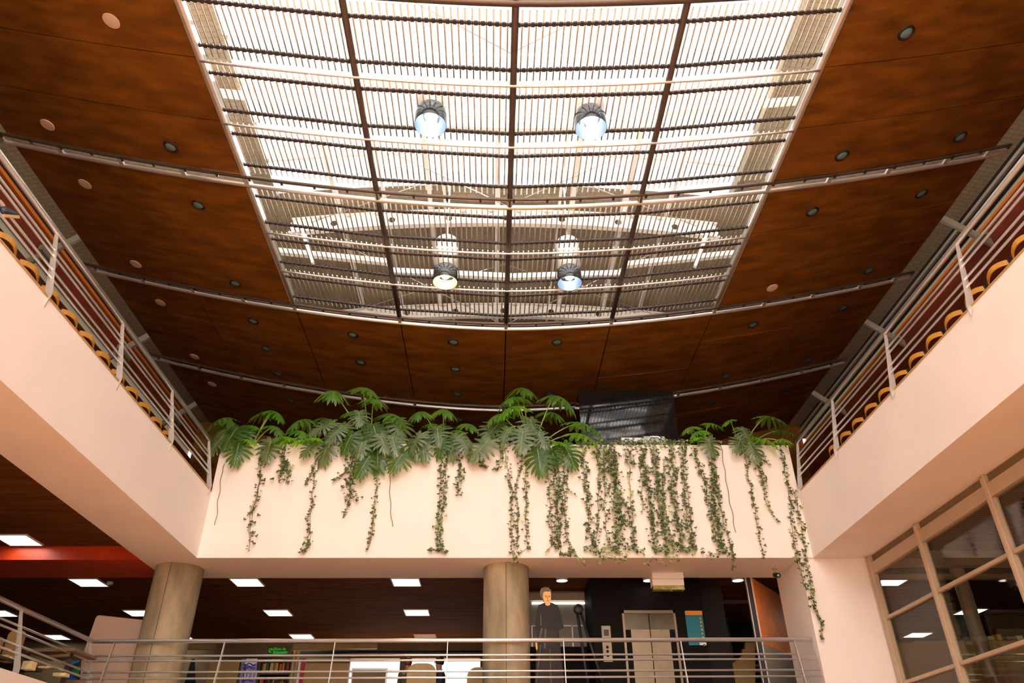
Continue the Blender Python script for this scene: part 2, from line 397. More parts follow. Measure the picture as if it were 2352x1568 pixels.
for k, x in enumerate(BAYS):
    b = MB(); edge = k in (0, 4)
    b.tube([(x, 2.2, zc(x) - .0), (x, 9.62, zc(x) - .0), (x, 13.36, zc(x) - .0)], .038 if edge else .05, 10)
    if edge: b.box(x - (.05 if k == 0 else .02), x + (.02 if k == 0 else .05), 2.2, 13.34, zc(x) - .03, zc(x) + .16, 1)
    tag(b.build('grille_rail', [M_STEELD if edge else M_BRONZE, M_GREY]), f'long {"grey edge" if edge else "dark bronze"} rail carrying the skylight grille, {ORD[k]} from the left', 'rail', 'rails of the skylight grille')
for r, y in enumerate((7.17, 8.34, 10.96, 12.13)):
    b = MB(); 
    b.tube([(x, y, zc(x) - .055) for x in [BAYS[0] + (BAYS[4] - BAYS[0]) * q / 24 for q in range(25)]], .02, 8)
    tag(b.build('cross_tube', M_STEEL), f'polished steel tube crossing below the grille, {ORD[r]} one back', 'tube', 'polished tubes below the grille')

# ------------------------------------------------------------------ roof: sheet lining, glass, bars, trusses
OX0, OX1, OY1 = -5.02, 5.5, 13.0
def roof_strip(x0, x1, y0, y1, M, lab, name='ceiling', up=0.0):
    b = MB(); n = 12; vs = []
    for k in range(n + 1):
        x = x0 + (x1 - x0) * k / n
        vs += [(x, y0, zr(x) + up), (x, y1, zr(x) + up)]
    b.add(vs, [(2 * k, 2 * k + 1, 2 * k + 3, 2 * k + 2) for k in range(n)])
    struct(b.build(name, M, origin=(0, 0, 0)), lab)
roof_strip(-10.4, OX0, -6.2, YB + .2, M_ROOF, 'beige sheet roof lining left of the glass')
roof_strip(OX1, 11, -6.2, YB + .2, M_ROOF, 'beige sheet roof lining right of the glass')
roof_strip(OX0, OX1, OY1, YB + .2, M_ROOF, 'beige sheet roof lining beyond the glass')
roof_strip(OX0 - .1, OX1 + .1, -6.2, OY1 + .1, M_GLASSR, 'vaulted clear glass of the skylight', 'window_1', .12)
# kerb round the opening
b = MB(); b.box(OX0 - .04, OX0 + .02, -6, OY1, zr(OX0) - .16, zr(OX0) + .12); b.box(OX1 - .02, OX1 + .04, -6, OY1, zr(OX1) - .16, zr(OX1) + .12)
struct(b.build('trim_11', M_ROOF), 'upstand round the roof glass')
# glazing bars
b = MB(); y = -5.5
while y < OY1:
    n = 16; P = [(OX0 + (OX1 - OX0) * k / n, y, zr(OX0 + (OX1 - OX0) * k / n) + .04) for k in range(n + 1)]
    for p, q in zip(P, P[1:]): b.beam(p, q, .05, .07)
    y += 1.03
struct(b.build('trim_12', M_WHITE), 'arched glazing bars of the skylight')
LONG = [(-3.72, .10), (-2.62, .07), (-1.55, .09), (-1.2, .06), (.06, .12), (1.55, .06), (1.85, .12), (3.1, .13), (4.15, .07)]
for k, (x, w) in enumerate(LONG):
    b = MB(); b.box(x - w / 2, x + w / 2, -5.8, YB, zr(x) - .16, zr(x) - .02)
    tag(b.build('roof_beam', M_WHITE), f'pale steel beam running along the roof, {ORD[k]} from the left', 'beam', 'long roof beams')
# lens-shaped trusses
TR = [(6.05, 0), (9.85, 0), (13.7, 1), (17.6, 1)]
for i, (Y, holes) in enumerate(TR):
    ztop = 12.5
    zt = lambda x: ztop - .014 * (x - XC) ** 2
    where = ['over the near grille edge', 'above the first pair of pendant lamps', 'past the end of the roof glass, with round holes', 'above the far wood ceiling'][i]
    t = thing('roof_truss', f'white lens-shaped steel truss {where}', 'truss', (XC, Y, 10.5), 'roof trusses')
    xs = [XC - 5.1 + 10.2 * k / 30 for k in range(31)]
    if holes:
        b = MB()
        # web plate cut by a row of round holes: build each 0.68 m cell as a ring of quads
        cells = 15; cw = 10.2 / cells; h = .42
        for c in range(cells):
            xm = XC - 5.1 + cw * (c + .5); zm = zt(xm) - h / 2; r = .085 if c % 2 else .0
            outer = []; 
            for k in range(16):
                a = 2 * PI * k / 16; ca, sa = math.cos(a), math.sin(a)
                s_ = min((cw / 2) / abs(ca) if abs(ca) > 1e-6 else 9, (h / 2) / abs(sa) if abs(sa) > 1e-6 else 9)
                outer.append((ca * s_, sa * s_))
            for yy in (Y,):
                sl = -.028 * (xm - XC)
                vs = [(xm + p[0], yy, zm + p[1] + sl * p[0]) for p in outer]
                vs += [(xm + max(r, .002) * math.cos(2 * PI * k / 16), yy, zm + max(r, .002) * math.sin(2 * PI * k / 16)) for k in range(16)]
                b.add(vs, [(k, (k + 1) % 16, 16 + (k + 1) % 16, 16 + k) for k in range(16)])
        for p, q in zip(xs, xs[1:]): b.beam((p, Y, zt(p)), (q, Y, zt(q)), .14, .03); b.beam((p, Y, zt(p) - .42), (q, Y, zt(q) - .42), .14, .03)
    else:
        b = MB()
        for p, q in zip(xs, xs[1:]): b.beam((p, Y, zt(p) - .06), (q, Y, zt(q) - .06), .22, .20)
    b.build('upper_chord', M_WHITE, t)
    if not holes:
        b = MB()
        for p, q in zip(xs, xs[1:]): b.beam((p, Y - .5, zt(p) + .05), (q, Y - .5, zt(q) + .05), .10, .10)
        b.build('purlin', M_WHITE, t)
    zb0 = 11.05 if not holes else 10.55
    CH = [(640, 577), (893, 602), (903, 623), (1180, 636), (1428, 628), (1438, 608), (1690, 582)] if holes else [(500, 213), (828, 249), (842, 283), (1180, 295), (1510, 290), (1522, 256), (1839, 231)]
    CP = [aty(u, v, (9.85, 13.7)[holes]) for u, v in CH]
    for p in CP: p.y = Y
    for q in ([0, 1], [2, 3, 4], [5, 6]):
        b = MB()
        for i0, i1 in zip(q, q[1:]): b.beam(CP[i0], CP[i1], .12, .13)
        b.build('lower_chord', M_WHITE, t)
    for sx in (-1, 1):
        b = MB(); b.beam((XC + sx * 4.85, Y, zt(5) - .2), (XC + sx * 4.4, Y, zb0 + .3), .09, .09); b.build('strut', M_WHITE, t)
        b = MB(); b.tube([(XC + sx * 4.6, Y + .1, zt(4.6) - .25), (XC, Y + 2.2, zb0 + .1)], .011, 5); b.build('brace_rod', M_STEELD, t)
        b = MB(); b.tube([(XC + sx * 4.6, Y - .1, zt(4.6) - .25), (XC, Y - 1.8, zr(0) - .15)], .009, 5); b.build('brace_rod', M_STEELD, t)

# ------------------------------------------------------------------ pendant bay lamps hanging through the grille
for k, (x, y, warm) in enumerate(((-.98, 7.82, 0), (1.44, 7.84, 0), (-.96, 11.72, 1), (1.46, 11.72, 0))):
    zm = 8.84
    lab = ['bright blue-white pendant lamp, near pair, left of the centre rail', 'bright blue-white pendant lamp, near pair, right of the centre rail',
           'yellowish pendant lamp, far pair, left of the centre rail', 'greenish-white pendant lamp, far pair, right of the centre rail'][k]
    t = thing('pendant_lamp', lab, 'lamp', (x, y, zm), 'bay lamps hanging through the grille')
    b = MB(); b.lathe((x, y, zm), [(.240, 0), (.244, .01), (.240, .22), (.232, .30), (.205, .34)], 32); b.build('lamp_shade', M_LAMPB, t)
    b = MB(); b.lathe((x, y, zm), [(.236, 0), (.234, .12), (.20, .24), (.11, .30), (.0, .305)], 32); b.build('reflector', M_REFLW if warm else M_REFL, t)
    b = MB(); b.lathe((x, y, zm), [(.0, .12), (.075, .13), (.10, .19), (.08, .26), (.0, .29)], 20); b.build('bulb', M_BULBW if warm else M_BULB, t)
    b = MB(); b.lathe((x, y, zm), [(.2, .34), (.235, .42), (.235, 1.0), (.20, 1.06), (.0, 1.08)], 28); b.build('housing', M_STEELD, t)
    b = MB(); b.tube([(x, y, zm + 1.06), (x, y, zr(x) - .1)], .02, 8); b.build('hanging_rod', M_STEELD, t)

# ------------------------------------------------------------------ recessed downlights in the wooden ceiling
DY = [6.7, 9.09, 10.51, 12.91, 14.33, 15.5, 16.71, 18.15]
def slope_n(x):
    e = .01; return Vector((-(zc(x + e) - zc(x - e)) / (2 * e), 0, 1)).normalized()
LINES = [(-7.69, [(y, 'd') for y in DY if y != 15.5 and y != 6.7], 'outer line at the left'), (-5.48, [(6.72, 'd')] + [(y, 'g') for y in DY[1:]], 'line just left of the skylight'),
         (-3.18, [(14.27, 'g'), (15.47, 'g')], 'left line past the skylight'), (-.91, [(14.18, 'g'), (15.37, 'g'), (16.59, 'g'), (18.0, 'g')], 'line left of the centre joint past the skylight'),
         (1.40, [(14.15, 'g'), (16.61, 'g')], 'line right of the centre joint past the skylight'),
         (5.97, [(y, 'd' if y == 12.91 else 'g') for y in DY if y != 15.5], 'line just right of the skylight'), (8.2, [(y, 'g') for y in DY[1:] if y != 15.5], 'outer line at the right')]
for x, ys, nm in LINES:
    for i, (y, kd) in enumerate(ys):
        z = zc(x); N = -slope_n(x); kind = 'cream ceiling disc' if kd == 'd' else 'black-rimmed glass downlight'
        t = thing('ceiling_disc' if kd == 'd' else 'downlight', f'{kind}, {ORD[i]} back, {nm}', 'ceiling light', (x, y, z), 'round fittings in the plywood ceiling')
        b = MB()
        if kd == 'd':
            b.lathe((x, y, z), [(.115, -.01), (.125, .006), (.118, .016), (.105, .012)], 24, axis=N); b.build('rim', M_DISC, t)
            b = MB(); b.lathe((x, y, z), [(.106, .008), (.09, .012), (0, .014)], 24, axis=N); b.build('cover', M_DISC, t)
        else:
            b.lathe((x, y, z), [(.118, -.01), (.128, .008), (.122, .022), (.095, .024), (.088, .006)], 24, axis=N); b.build('rim', M_BLACK, t)
            b = MB(); b.lathe((x, y, z), [(.09, .006), (.07, .016), (0, .022)], 24, axis=N); b.build('lens', M_LENS, t)

# ------------------------------------------------------------------ railings
FR = (.29, .39, .60, .72)
def knife_post(b, base, top, axis, face):
    """flat blade post: base/top centre points, axis = in-plane sideways direction, face = thickness direction"""
    base = Vector(base); top = Vector(top); a = Vector(axis); f = Vector(face) * .007
    d = (top - base)
    poly = [base - a * .035 - d * .17, base - a * .015 - d * .1, base + a * .03, base + a * .045 + d * .06, top + a * .022, top - a * .022, base - a * .05 + d * .06, base - a * .06]
    b.prism([p - f for p in poly], f * 2)
def railing(name, label, ends, base_at, top_at, posts, axis, face, r=.037, rb=.017, endcap=False):
    t = thing(name, label, 'railing', base_at(ends[0]))
    b = MB(); b.tube([top_at(ends[0]), top_at(ends[1])], r, 14); b.build('handrail', M_STEEL, t)
    for f in FR:
        q = lambda s: Vector(top_at(s)).lerp(Vector(base_at(s)), f)
        b = MB(); b.tube([q(ends[0]), q(ends[1])], rb, 10); b.build('bar', M_STEEL, t)
    for s in posts:
        b = MB(); knife_post(b, base_at(s), top_at(s), axis, face); b.build('post', M_STEELD, t)
    return t
railing('gallery_railing', 'steel tube railing along the upper left gallery', (-4, 13.92), lambda y: (XL + .005, y, ZF + .02), lambda y: (-5.67, y, 6.49), [1.3, 3.4, 5.5, 7.6, 9.68, 11.8, 13.85], (1, 0, 0), (0, 1, 0), r=.042)
railing('gallery_railing', 'steel tube railing along the upper right gallery', (-4, 13.92), lambda y: (XR - .005, y, ZF + .02), lambda y: (6.17, y, 6.49), [1.1, 3.25, 5.45, 7.64, 9.82, 12.02, 13.87], (1, 0, 0), (0, 1, 0), r=.042)
railing('gallery_railing', 'long straight steel railing across the lower gallery below the planter', (-7.0, 5.745), lambda x: (x, 14.02, 1.88), lambda x: (x, 14.2, 2.755), [-6.64, -4.72, -2.78, -.79, 1.27, 3.37, 5.42], (0, 1, 0), (1, 0, 0))
railing('gallery_railing', 'steel railing of the lower left gallery running towards the viewer', (2, 14.2), lambda y: (-6.8, y, 1.88), lambda y: (-7.03, y, 2.755), [3.8, 5.8, 7.8, 9.8, 11.8, 14.12], (1, 0, 0), (0, 1, 0))

# ------------------------------------------------------------------ concrete columns
for x, lab, st in ((-6.0, 'round raw concrete column under the left corner of the planter beam', 1), (.26, 'round raw concrete column under the middle of the planter beam', 0)):
    b = MB(); b.lathe((x, 14.7, F1), [(.435, 0), (.435, ZS - F1 + .002)], 48)
    t = thing('concrete_column', lab, 'column', (x, 14.7, F1), 'concrete columns')
    b.build('shaft', M_CONC, t)
    b = MB(); b.tube([(x - .01, 14.7 - .437, F1), (x - .01, 14.7 - .437, ZS)], .004, 5); b.build('joint_seam', M_DARK, t)

# ------------------------------------------------------------------ square ceiling lights of the lower level
def panel_light(x, y, lab, on=True):
    t = thing('panel_light', lab, 'ceiling light', (x, y, C1 - .02), 'square panel lights')
    b = MB(); o = .31; i_ = .285
    for xa, xb, ya, yb in ((-o, o, -o, -i_), (-o, o, i_, o), (-o, -i_, -i_, i_), (i_, o, -i_, i_)): b.box(x + xa, x + xb, y + ya, y + yb, C1 - .02, C1 + .03)
    b.build('frame', M_ORANGE if not on else M_WHITE, t)
    b = MB(); b.box(x - i_, x + i_, y - i_, y + i_, C1 - .012, C1 + .02); b.build('diffuser', M_LAMP if on else M_BEIGE, t)
for i, x in enumerate((-12.1, -8.7, -5.31, -1.88)):
    for j, y in enumerate((8.2, 11.0, 13.82, 16.7, 19.5, 22.3)):
        if x > -6 and y < 15: continue
        if (x, y) == (-12.1, 16.7): pass
        on = not (x == -1.88 and y == 22.3)
        panel_light(x, y, f'{"lit" if on else "unlit"} square panel in the slatted ceiling, {ORD[i]} line from the left, {ORD[j]} one back', on)
for i, x in enumerate((8.8, 12.1)):
    for j, y in enumerate((10.9, 16.7, 19.5, 22.3)):
        panel_light(x, y, f'lit square panel behind the glazed wall, {ORD[i]} line from the pier, {ORD[j]} one back')
for k, (x, y) in enumerate(((1.51, 16.0), (3.41, 16.0), (5.37, 16.0))):
    x = x * 16.0 / 16.62
    t = thing('round_light', f'bright round downlight in front of the lift, {["beside the middle column", "behind the hanging box", "beside the orange panel"][k]}', 'ceiling light', (x, y, C1 - .17), 'round lights by the lift')
    b = MB(); b.lathe((x, y, C1 - .17), [(.115, 0), (.12, .03), (.12, .2)], 24); b.build('rim', M_WHITE, t)
    b = MB(); b.lathe((x, y, C1 - .17), [(0, .002), (.112, .004)], 24); b.build('diffuser', M_LAMP, t)

# ------------------------------------------------------------------ lift, granite shaft, things round it
YE = 16.3
YU = 15.4; su0, su1 = aty(1331, 940, YU).x, aty(1551, 940, YU).x
b = MB(); b.box(su0, su1, YU, 19.0, F2, aty(1440, 897, YU).z); struct(b.build('wall_shaft', M_GRAN), 'polished black lift shaft on the upper level')
b = MB(); b.box(2.08, 4.42, YE, 19.2, F1, C1 + .02); struct(b.build('wall_lift', M_GRANM), 'polished black granite wall round the lift')
t = thing('elevator', 'steel lift doors set in the black granite wall', 'lift', (3.24, YE, F1))
xa, xb, zt_ = 2.70, 3.82, 3.74
b = MB(); b.box(xa, xa + .045, YE - .05, YE, F1, zt_); b.box(xb - .045, xb, YE - .05, YE, F1, zt_); b.box(xa, xb, YE - .05, YE, zt_ - .06, zt_); b.build('door_frame', M_LIFT, t)
b = MB(); b.box(xa + .045, xb - .045, YE - .02, YE, 3.36, zt_ - .06); b.build('transom_panel', M_LIFTD, t)
b = MB(); b.box(xa + .16, (xa + xb) / 2 - .01, YE - .03, YE, F1, 3.36); b.build('door', M_LIFT, t)
b = MB(); b.box((xa + xb) / 2 + .01, xb - .16, YE - .03, YE, F1, 3.36); b.build('door', M_LIFT, t)
b = MB(); b.box((xa + xb) / 2 - .01, (xa + xb) / 2 + .01, YE - .024, YE, F1, zt_ - .06); b.build('door_gap', M_DARK, t)
p = aty(1391, 1437, YE)
t = thing('call_panel', 'tall pale lift call panel with black display and buttons', 'control panel', (p.x, YE - .03, p.z - .7))
b = MB(); b.bbox(p.x - .095, p.x + .095, YE - .03, YE, p.z - .7, p.z, .008); b.build('plate', M_BEIGE, t)
b = MB(); b.box(p.x - .05, p.x + .05, YE - .036, YE - .03, p.z - .2, p.z - .08); b.build('display', M_BLACK, t)
for dz in (.42, .50, .58):
    b = MB(); b.lathe((p.x + .0, YE - .03, p.z - dz), [(.028, 0), (.028, .012), (0, .014)], 14, axis=(0, -1, 0)); b.build('button', M_BLACK, t)
# teal poster
pa, pb = aty(1573, 1402, YE - .05), aty(1607, 1481, YE - .05)
t = thing('teal_poster', 'tall teal poster with an orange header beside the lift', 'poster', (pa.x + .18, YE - .04, pb.z))
M_TEAL = mat('teal_print', (.0, .19, .26), rough=.5, var=.12, scale=18); M_ORHD = mat('orange_print', (.85, .34, .03), rough=.5)
b = MB(); b.box(pa.x, pa.x + .36, YE - .04, YE, pb.z, pa.z); b.build('sheet', M_TEAL, t)
b = MB(); b.box(pa.x, pa.x + .36, YE - .043, YE - .04, pa.z - .085, pa.z); b.build('header', M_ORHD, t)
b = MB()
for k in range(8): b.box(pa.x + .29, pa.x + .32 + .01 * (k % 2), YE - .043, YE - .04, pa.z - .17 - .075 * k, pa.z - .135 - .075 * k)
b.build('printed_column', M_ORHD, t)
b = MB(); b.box(pa.x + .22, pa.x + .36, YE - .043, YE - .04, pb.z, pb.z + .05); b.build('corner_tab', M_WHITE, t)
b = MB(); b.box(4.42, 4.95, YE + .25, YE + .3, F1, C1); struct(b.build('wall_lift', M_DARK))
# grey glazed bay left of the lift with bright transom
b = MB(); y0 = 17.4
P = lambda u, v: aty(u, v, y0)
b.box(P(1214, 1361).x - .3, 2.08, y0 + .1, y0 + .16, F1, C1, 0); struct(b.build('wall_bay', M_GREY), 'grey wall bay left of the lift')
b = MB(); b.box(P(1214, 1361).x - .3, 2.08, y0, y0 + .1, P(1214, 1378).z, P(1214, 1361).z); struct(b.build('trim_13', M_BEIGE), 'beige bulkhead left of the lift')
b = MB(); b.box(P(1222, 1381).x, 2.08, y0 + .04, y0 + .1, P(1222, 1385).z, P(1222, 1381).z); struct(b.build('trim_14', mat('lit_strip', (1, 1, 1), emit=(1, .93, .85), estr=1.6)), 'lit strip under the beige bulkhead')
b = MB(); zz = P(1300, 1434).z; b.box(P(1222, 1381).x, 2.08, y0 + .06, y0 + .1, zz - .025, zz); b.box(P(1222, 1381).x, 2.08, y0 + .06, y0 + .1, P(1300, 1463).z - .02, P(1300, 1463).z)
for u in (1222, 1315): x_ = P(u, 1440).x; b.box(x_ - .015, x_ + .015, y0 + .06, y0 + .1, F1, zz)
struct(b.build('trim_15', M_STEELD), 'thin frame lines of the grey bay')
b = MB(); b.box(P(1214, 1361).x - .2, 2.08, y0 - .02, y0 + .1, F1, P(1300, 1485).z); struct(b.build('trim_16', M_GRANM), 'black base of the grey bay')
# black two-legged stand with a round head
pt = aty(1328, 1399, 16.0); pl = aty(1341, 1500, 16.0); pr = aty(1362, 1500, 16.0)
t = thing('black_stand', 'black two-legged stand with a round head before the grey bay', 'stand', ((pl.x + pr.x) / 2, 16.0, F1))
k_ = (pt.z - F1) / (pt.z - pl.z)
for nm, q in (('leg', pl), ('leg', pr)):
    e = pt + (q - pt) * k_; e.y = 15.9 if q is pl else 16.15
    b = MB(); b.tube([pt + Vector((.03 if q is pr else -.03, 0, 0)), e], .03, 10); b.build(nm, M_BLACK, t)
b = MB(); b.lathe((pt.x, 16.05, pt.z - .0), [(0, 0), (.09, 0), (.1, .02), (.1, .1), (.07, .12), (0, .12)], 18, axis=(0, -1, 0)); b.build('round_head', M_BLACK, t)
# right of the lift: beige bulkhead, dark stair, tan stair flank
y0 = 18.4; P = lambda u, v: aty(u, v, y0)
b = MB(); b.box(P(1603, 1361).x, 7.1, y0, y0 + .3, P(1603, 1379).z, P(1603, 1361).z); struct(b.build('trim_17', M_BEIGE), 'beige bulkhead right of the lift')
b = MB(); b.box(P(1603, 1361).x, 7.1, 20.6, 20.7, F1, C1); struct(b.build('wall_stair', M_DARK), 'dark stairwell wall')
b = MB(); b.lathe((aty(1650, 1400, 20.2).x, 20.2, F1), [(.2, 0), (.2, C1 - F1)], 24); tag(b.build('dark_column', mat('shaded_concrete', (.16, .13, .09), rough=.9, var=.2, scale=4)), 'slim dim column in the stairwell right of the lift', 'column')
t = thing('staircase', 'dim stair rising behind the lift wall, with a tan stepped flank', 'stairs', (5.9, 19.2, F1))
b = MB()
for k in range(10): b.box(5.7 + .02 * k, 6.95, 18.95 + .22 * k - .9, 19.2 + .22 * k - .9, F1 + .17 * k, F1 + .17 * k + .05)
b.build('tread', M_GREY, t)
b = MB(); pts = [aty(u, v, 17.6) for u, v in ((1630, 1568), (1650, 1533), (1672, 1531), (1705, 1505), (1705, 1490), (1712, 1490), (1712, 1475), (1735, 1475), (1735, 1568))]
b.prism(pts, (0, .12, 0)); b.build('flank', M_TAN, t)
# tall hanging panel, orange above, dark front edge
t = thing('display_panel', 'tall panel with an orange face and black front edge, beside the pier', 'panel', (5.3, 15.9, F1))
A = aty(1722, 1327, 15.45); A2 = aty(1790, 1372, 16.9)
x0, y0, x1, y1 = A.x, 15.45, A2.x, 16.9; zt_ = A.z
b = MB(); b.plate((x0, y0, 2.93), (x1, y1, 2.93), (x1, y1, zt_), (x0, y0, zt_), (.04, -.02, 0)); b.build('orange_face', M_ORPAN, t)
b = MB(); b.plate((x0, y0, F1), (x1, y1, F1), (x1, y1, 2.93), (x0, y0, 2.93), (.04, -.02, 0)); b.build('lower_face', M_GREY, t)
b = MB(); b.box(x0 - .1, x0 - .012, y0 - .06, y0 + .02, F1, zt_ + .03); b.build('front_edge', M_BLACK, t)
b = MB(); b.box(x0 - .118, x0 - .1, y0 - .07, y0, F1, zt_ + .03); b.box(x0 - .012, x0 + .006, y0 - .07, y0, F1, zt_ + .03); b.build('edge_strip', M_STEEL, t)
# hanging sign box and small camera under the soffit
pa = atz(1497, 1314, ZS); 
t = thing('hanging_box', 'small cream box hanging under the planter beam with a glossy lower edge', 'sign box', (pa.x + .4, pa.y, ZS - .3))
M_STRIPE = mat('glossy_edge', (.30, .34, .18), rough=.1, metal=.6, col2=(.75, .7, .15), scale=14)
w_ = aty(1570, 1320, pa.y).x - pa.x
b = MB(); b.bbox(pa.x, pa.x + w_, pa.y, pa.y + .3, ZS - .12, ZS, .006); b.build('mount', M_PAINT, t)
b = MB(); b.bbox(pa.x, pa.x + w_, pa.y + .03, pa.y + .25, ZS - .245, ZS - .12, .006); b.build('box_body', M_PAINT, t)
b = MB(); b.box(pa.x + .01, pa.x + w_ - .0, pa.y + .05, pa.y + .2, ZS - .32, ZS - .245); b.build('lower_edge', M_STRIPE, t)
pc = atz(1779, 1305, ZS)
t = thing('security_camera', 'small dark security camera under the beam near the pier', 'camera', (pc.x, pc.y, ZS - .16))
b = MB(); b.tube([(pc.x, pc.y, ZS), (pc.x, pc.y, ZS - .09)], .018, 8); b.lathe((pc.x, pc.y, ZS), [(.05, -.012), (.05, 0)], 16); b.build('mount', M_BEIGE, t)
b = MB(); b.lathe((pc.x, pc.y + .06, ZS - .11), [(0, 0), (.045, .005), (.048, .05), (.048, .17), (.038, .18), (.034, .165), (0, .165)], 18, axis=(.1, -.95, -.3)); b.build('body', M_BLACK, t)
b = MB(); b.lathe((pc.x + .014, pc.y - .09, ZS - .157), [(.03, 0), (.02, .012), (0, .015)], 14, axis=(.1, -.95, -.3)); b.build('lens', M_LENS, t)
# leaning cream board by the left column
t = thing('partition_board', 'large plain cream board standing behind the railing by the left column', 'board', (-7.0, 14.9, F1))
p0 = aty(222, 1412, 14.75); p1 = aty(340, 1426, 15.2); zb = F1
poly = [(p0.x - .12, 14.75, zb), (p1.x + .3, 15.3, zb), (p1.x + .3, 15.3, p1.z), (p0.x + .05, 14.76, p0.z), (p0.x + .015, 14.755, p0.z - .012), (p0.x - .005, 14.752, p0.z - .05)]
b = MB(); b.prism(poly, (-.01, .05, 0)); b.build('sheet', mat('board_cream', (.62, .44, .32), rough=.7, var=.03, scale=3), t)
b = MB(); b.box(-7.35, -6.4, 14.95, 15.25, F1, F1 + .06); b.build('foot', M_STEELD, t)

# ------------------------------------------------------------------ standee of a woman in a black dress
YS = 14.62
t = thing('portrait_standee', 'life-size cut-out of a stern woman in a long black dress, right of the middle column', 'cut-out figure', (.98, YS, F1))
def px_poly(pts, Y, dz=0): return [aty(u, v, Y) + Vector((0, 0, dz)) for u, v in pts]
M_DRESS = mat('cutout_black_dress', (.010, .008, .006), rough=.7, var=.5, scale=6); M_SKIRT = mat('cutout_dark_skirt', (.022, .015, .012), rough=.7, var=.5, scale=5, stretch=(6, 1, .4))
M_SKIN = mat('cutout_sepia_skin', (.80, .46, .14), rough=.6); M_HAIRC = mat('cutout_grey_hair', (.17, .11, .06), rough=.8, var=.5, scale=30)
M_LINE = mat('cutout_dark_line', (.12, .06, .02), rough=.8); M_LAPEL = mat('cutout_grey_fold', (.12, .09, .065), rough=.8)
bottom = [(1224, 1640), (1300, 1640)]
b = MB(); b.prism(px_poly([(1229, 1568), (1233, 1470), (1230, 1440), (1231, 1405), (1237, 1389), (1251, 1383), (1266, 1383), (1281, 1390), (1287, 1403), (1295, 1441), (1283, 1448), (1289, 1500), (1297, 1568), (1301, 1660), (1222, 1660)], YS), (0, .02, 0)); b.build('dress', M_DRESS, t)
b = MB(); b.prism(px_poly([(1242, 1440), (1256, 1445), (1280, 1450), (1286, 1500), (1294, 1568), (1298, 1655), (1226, 1655), (1233, 1540), (1236, 1470)], YS - .004), (0, .004, 0)); b.build('skirt', M_SKIRT, t)
b = MB()
for q in ([(1243, 1442), (1247, 1443), (1240, 1470), (1237, 1470)], [(1251, 1443), (1255, 1444), (1253, 1490), (1249, 1488)], [(1241, 1480), (1243, 1480), (1233, 1568), (1230, 1568)], [(1262, 1490), (1264, 1490), (1268, 1568), (1264, 1568)], [(1241, 1410), (1243, 1410), (1244, 1436), (1241, 1436)]): b.prism(px_poly(q, YS - .007), (0, .003, 0))
b.build('dress_fold', M_LAPEL, t)
b = MB(); b.prism(px_poly([(1246, 1376), (1241, 1366), (1240, 1357), (1244, 1350), (1252, 1347.5), (1260, 1349), (1266, 1355), (1267, 1363), (1265, 1376), (1260, 1382), (1250, 1382)], YS - .002), (0, .02, 0)); b.build('hair', M_HAIRC, t)
b = MB(); b.prism(px_poly([(1248, 1360), (1252, 1358), (1264, 1358), (1265.5, 1366), (1265.5, 1376), (1263, 1383), (1264, 1388), (1259, 1391), (1253, 1389), (1251.5, 1383), (1248.5, 1377), (1247, 1370)], YS - .008), (0, .006, 0)); b.build('face', M_SKIN, t)
b = MB()
for q in ([(1251.5, 1367.2), (1256.5, 1367.8), (1256.5, 1368.6), (1251.5, 1368.2)], [(1259.5, 1367.8), (1264, 1367), (1264, 1368.1), (1259.5, 1368.7)], [(1252.5, 1369.6), (1256, 1369.6), (1256, 1370.8), (1252.5, 1370.8)], [(1260, 1369.6), (1263.3, 1369.4), (1263.3, 1370.6), (1260, 1370.8)],
          [(1257.6, 1370), (1258.4, 1370), (1258.8, 1375), (1257.2, 1375.4)], [(1256, 1378.6), (1261, 1378.4), (1261, 1379.6), (1256, 1379.8)]): b.prism(px_poly(q, YS - .0105), (0, .003, 0))
b.build('face_marks', M_LINE, t)
b = MB(); b.prism(px_poly([(1230, 1474), (1233.5, 1474), (1235, 1488), (1233, 1494), (1230.5, 1488)], YS - .008), (0, .006, 0)); b.build('hand', M_SKIN, t)
b = MB(); b.plate((.8, YS + .02, F1), (1.2, YS + .02, F1), (1.15, YS + .02, F1 + 1.2), (.85, YS + .02, F1 + 1.2), (0, .02, 0)); b.box(.8, 1.2, YS, YS + .4, F1, F1 + .03); b.build('back_brace', M_TAN, t)

# ------------------------------------------------------------------ far wall of the lower level with bright windows
wx = [aty(802, 1530, YB).x, aty(918, 1530, YB).x, aty(936, 1530, YB).x, aty(1103, 1530, YB).x]; wz0, wz1 = 2.5, aty(900, 1511, YB).z
b = MB(); b.box(-16, wx[0], YB, YB + .2, F1, C1 + .1); b.box(wx[1], wx[2], YB, YB + .2, F1, C1 + .1); b.box(wx[3], 16, YB, YB + .2, F1, C1 + .1)
for i in (0, 2): b.box(wx[i], wx[i + 1], YB, YB + .2, wz1, C1 + .1); b.box(wx[i], wx[i + 1], YB, YB + .2, F1, wz0)
struct(b.build('wall_back', M_BROWNB), 'brown far wall of the lower gallery')
for i in (0, 2):
    b = MB(); b.box(wx[i], wx[i + 1], YB + .08, YB + .1, wz0, wz1); struct(b.build(f'window_{2 + i // 2}', M_GLASSR), 'bright window in the far wall')
b = MB(); za = aty(900, 1494, YB - .3).z; b.box(-6.9, 1.4, YB - .3, YB - .2, za - .06, za); struct(b.build('trim_18', M_DARK), 'black track below the bulkhead')
b = MB(); zb1, zb2 = aty(600, 1478, 21.5).z, aty(600, 1490, 21.5).z; b.box(-8.5, aty(780, 1480, 21.5).x + 1, 21.5, 21.6, zb2, zb1); struct(b.build('trim_19', M_TAN), 'tan beam across the reading room')
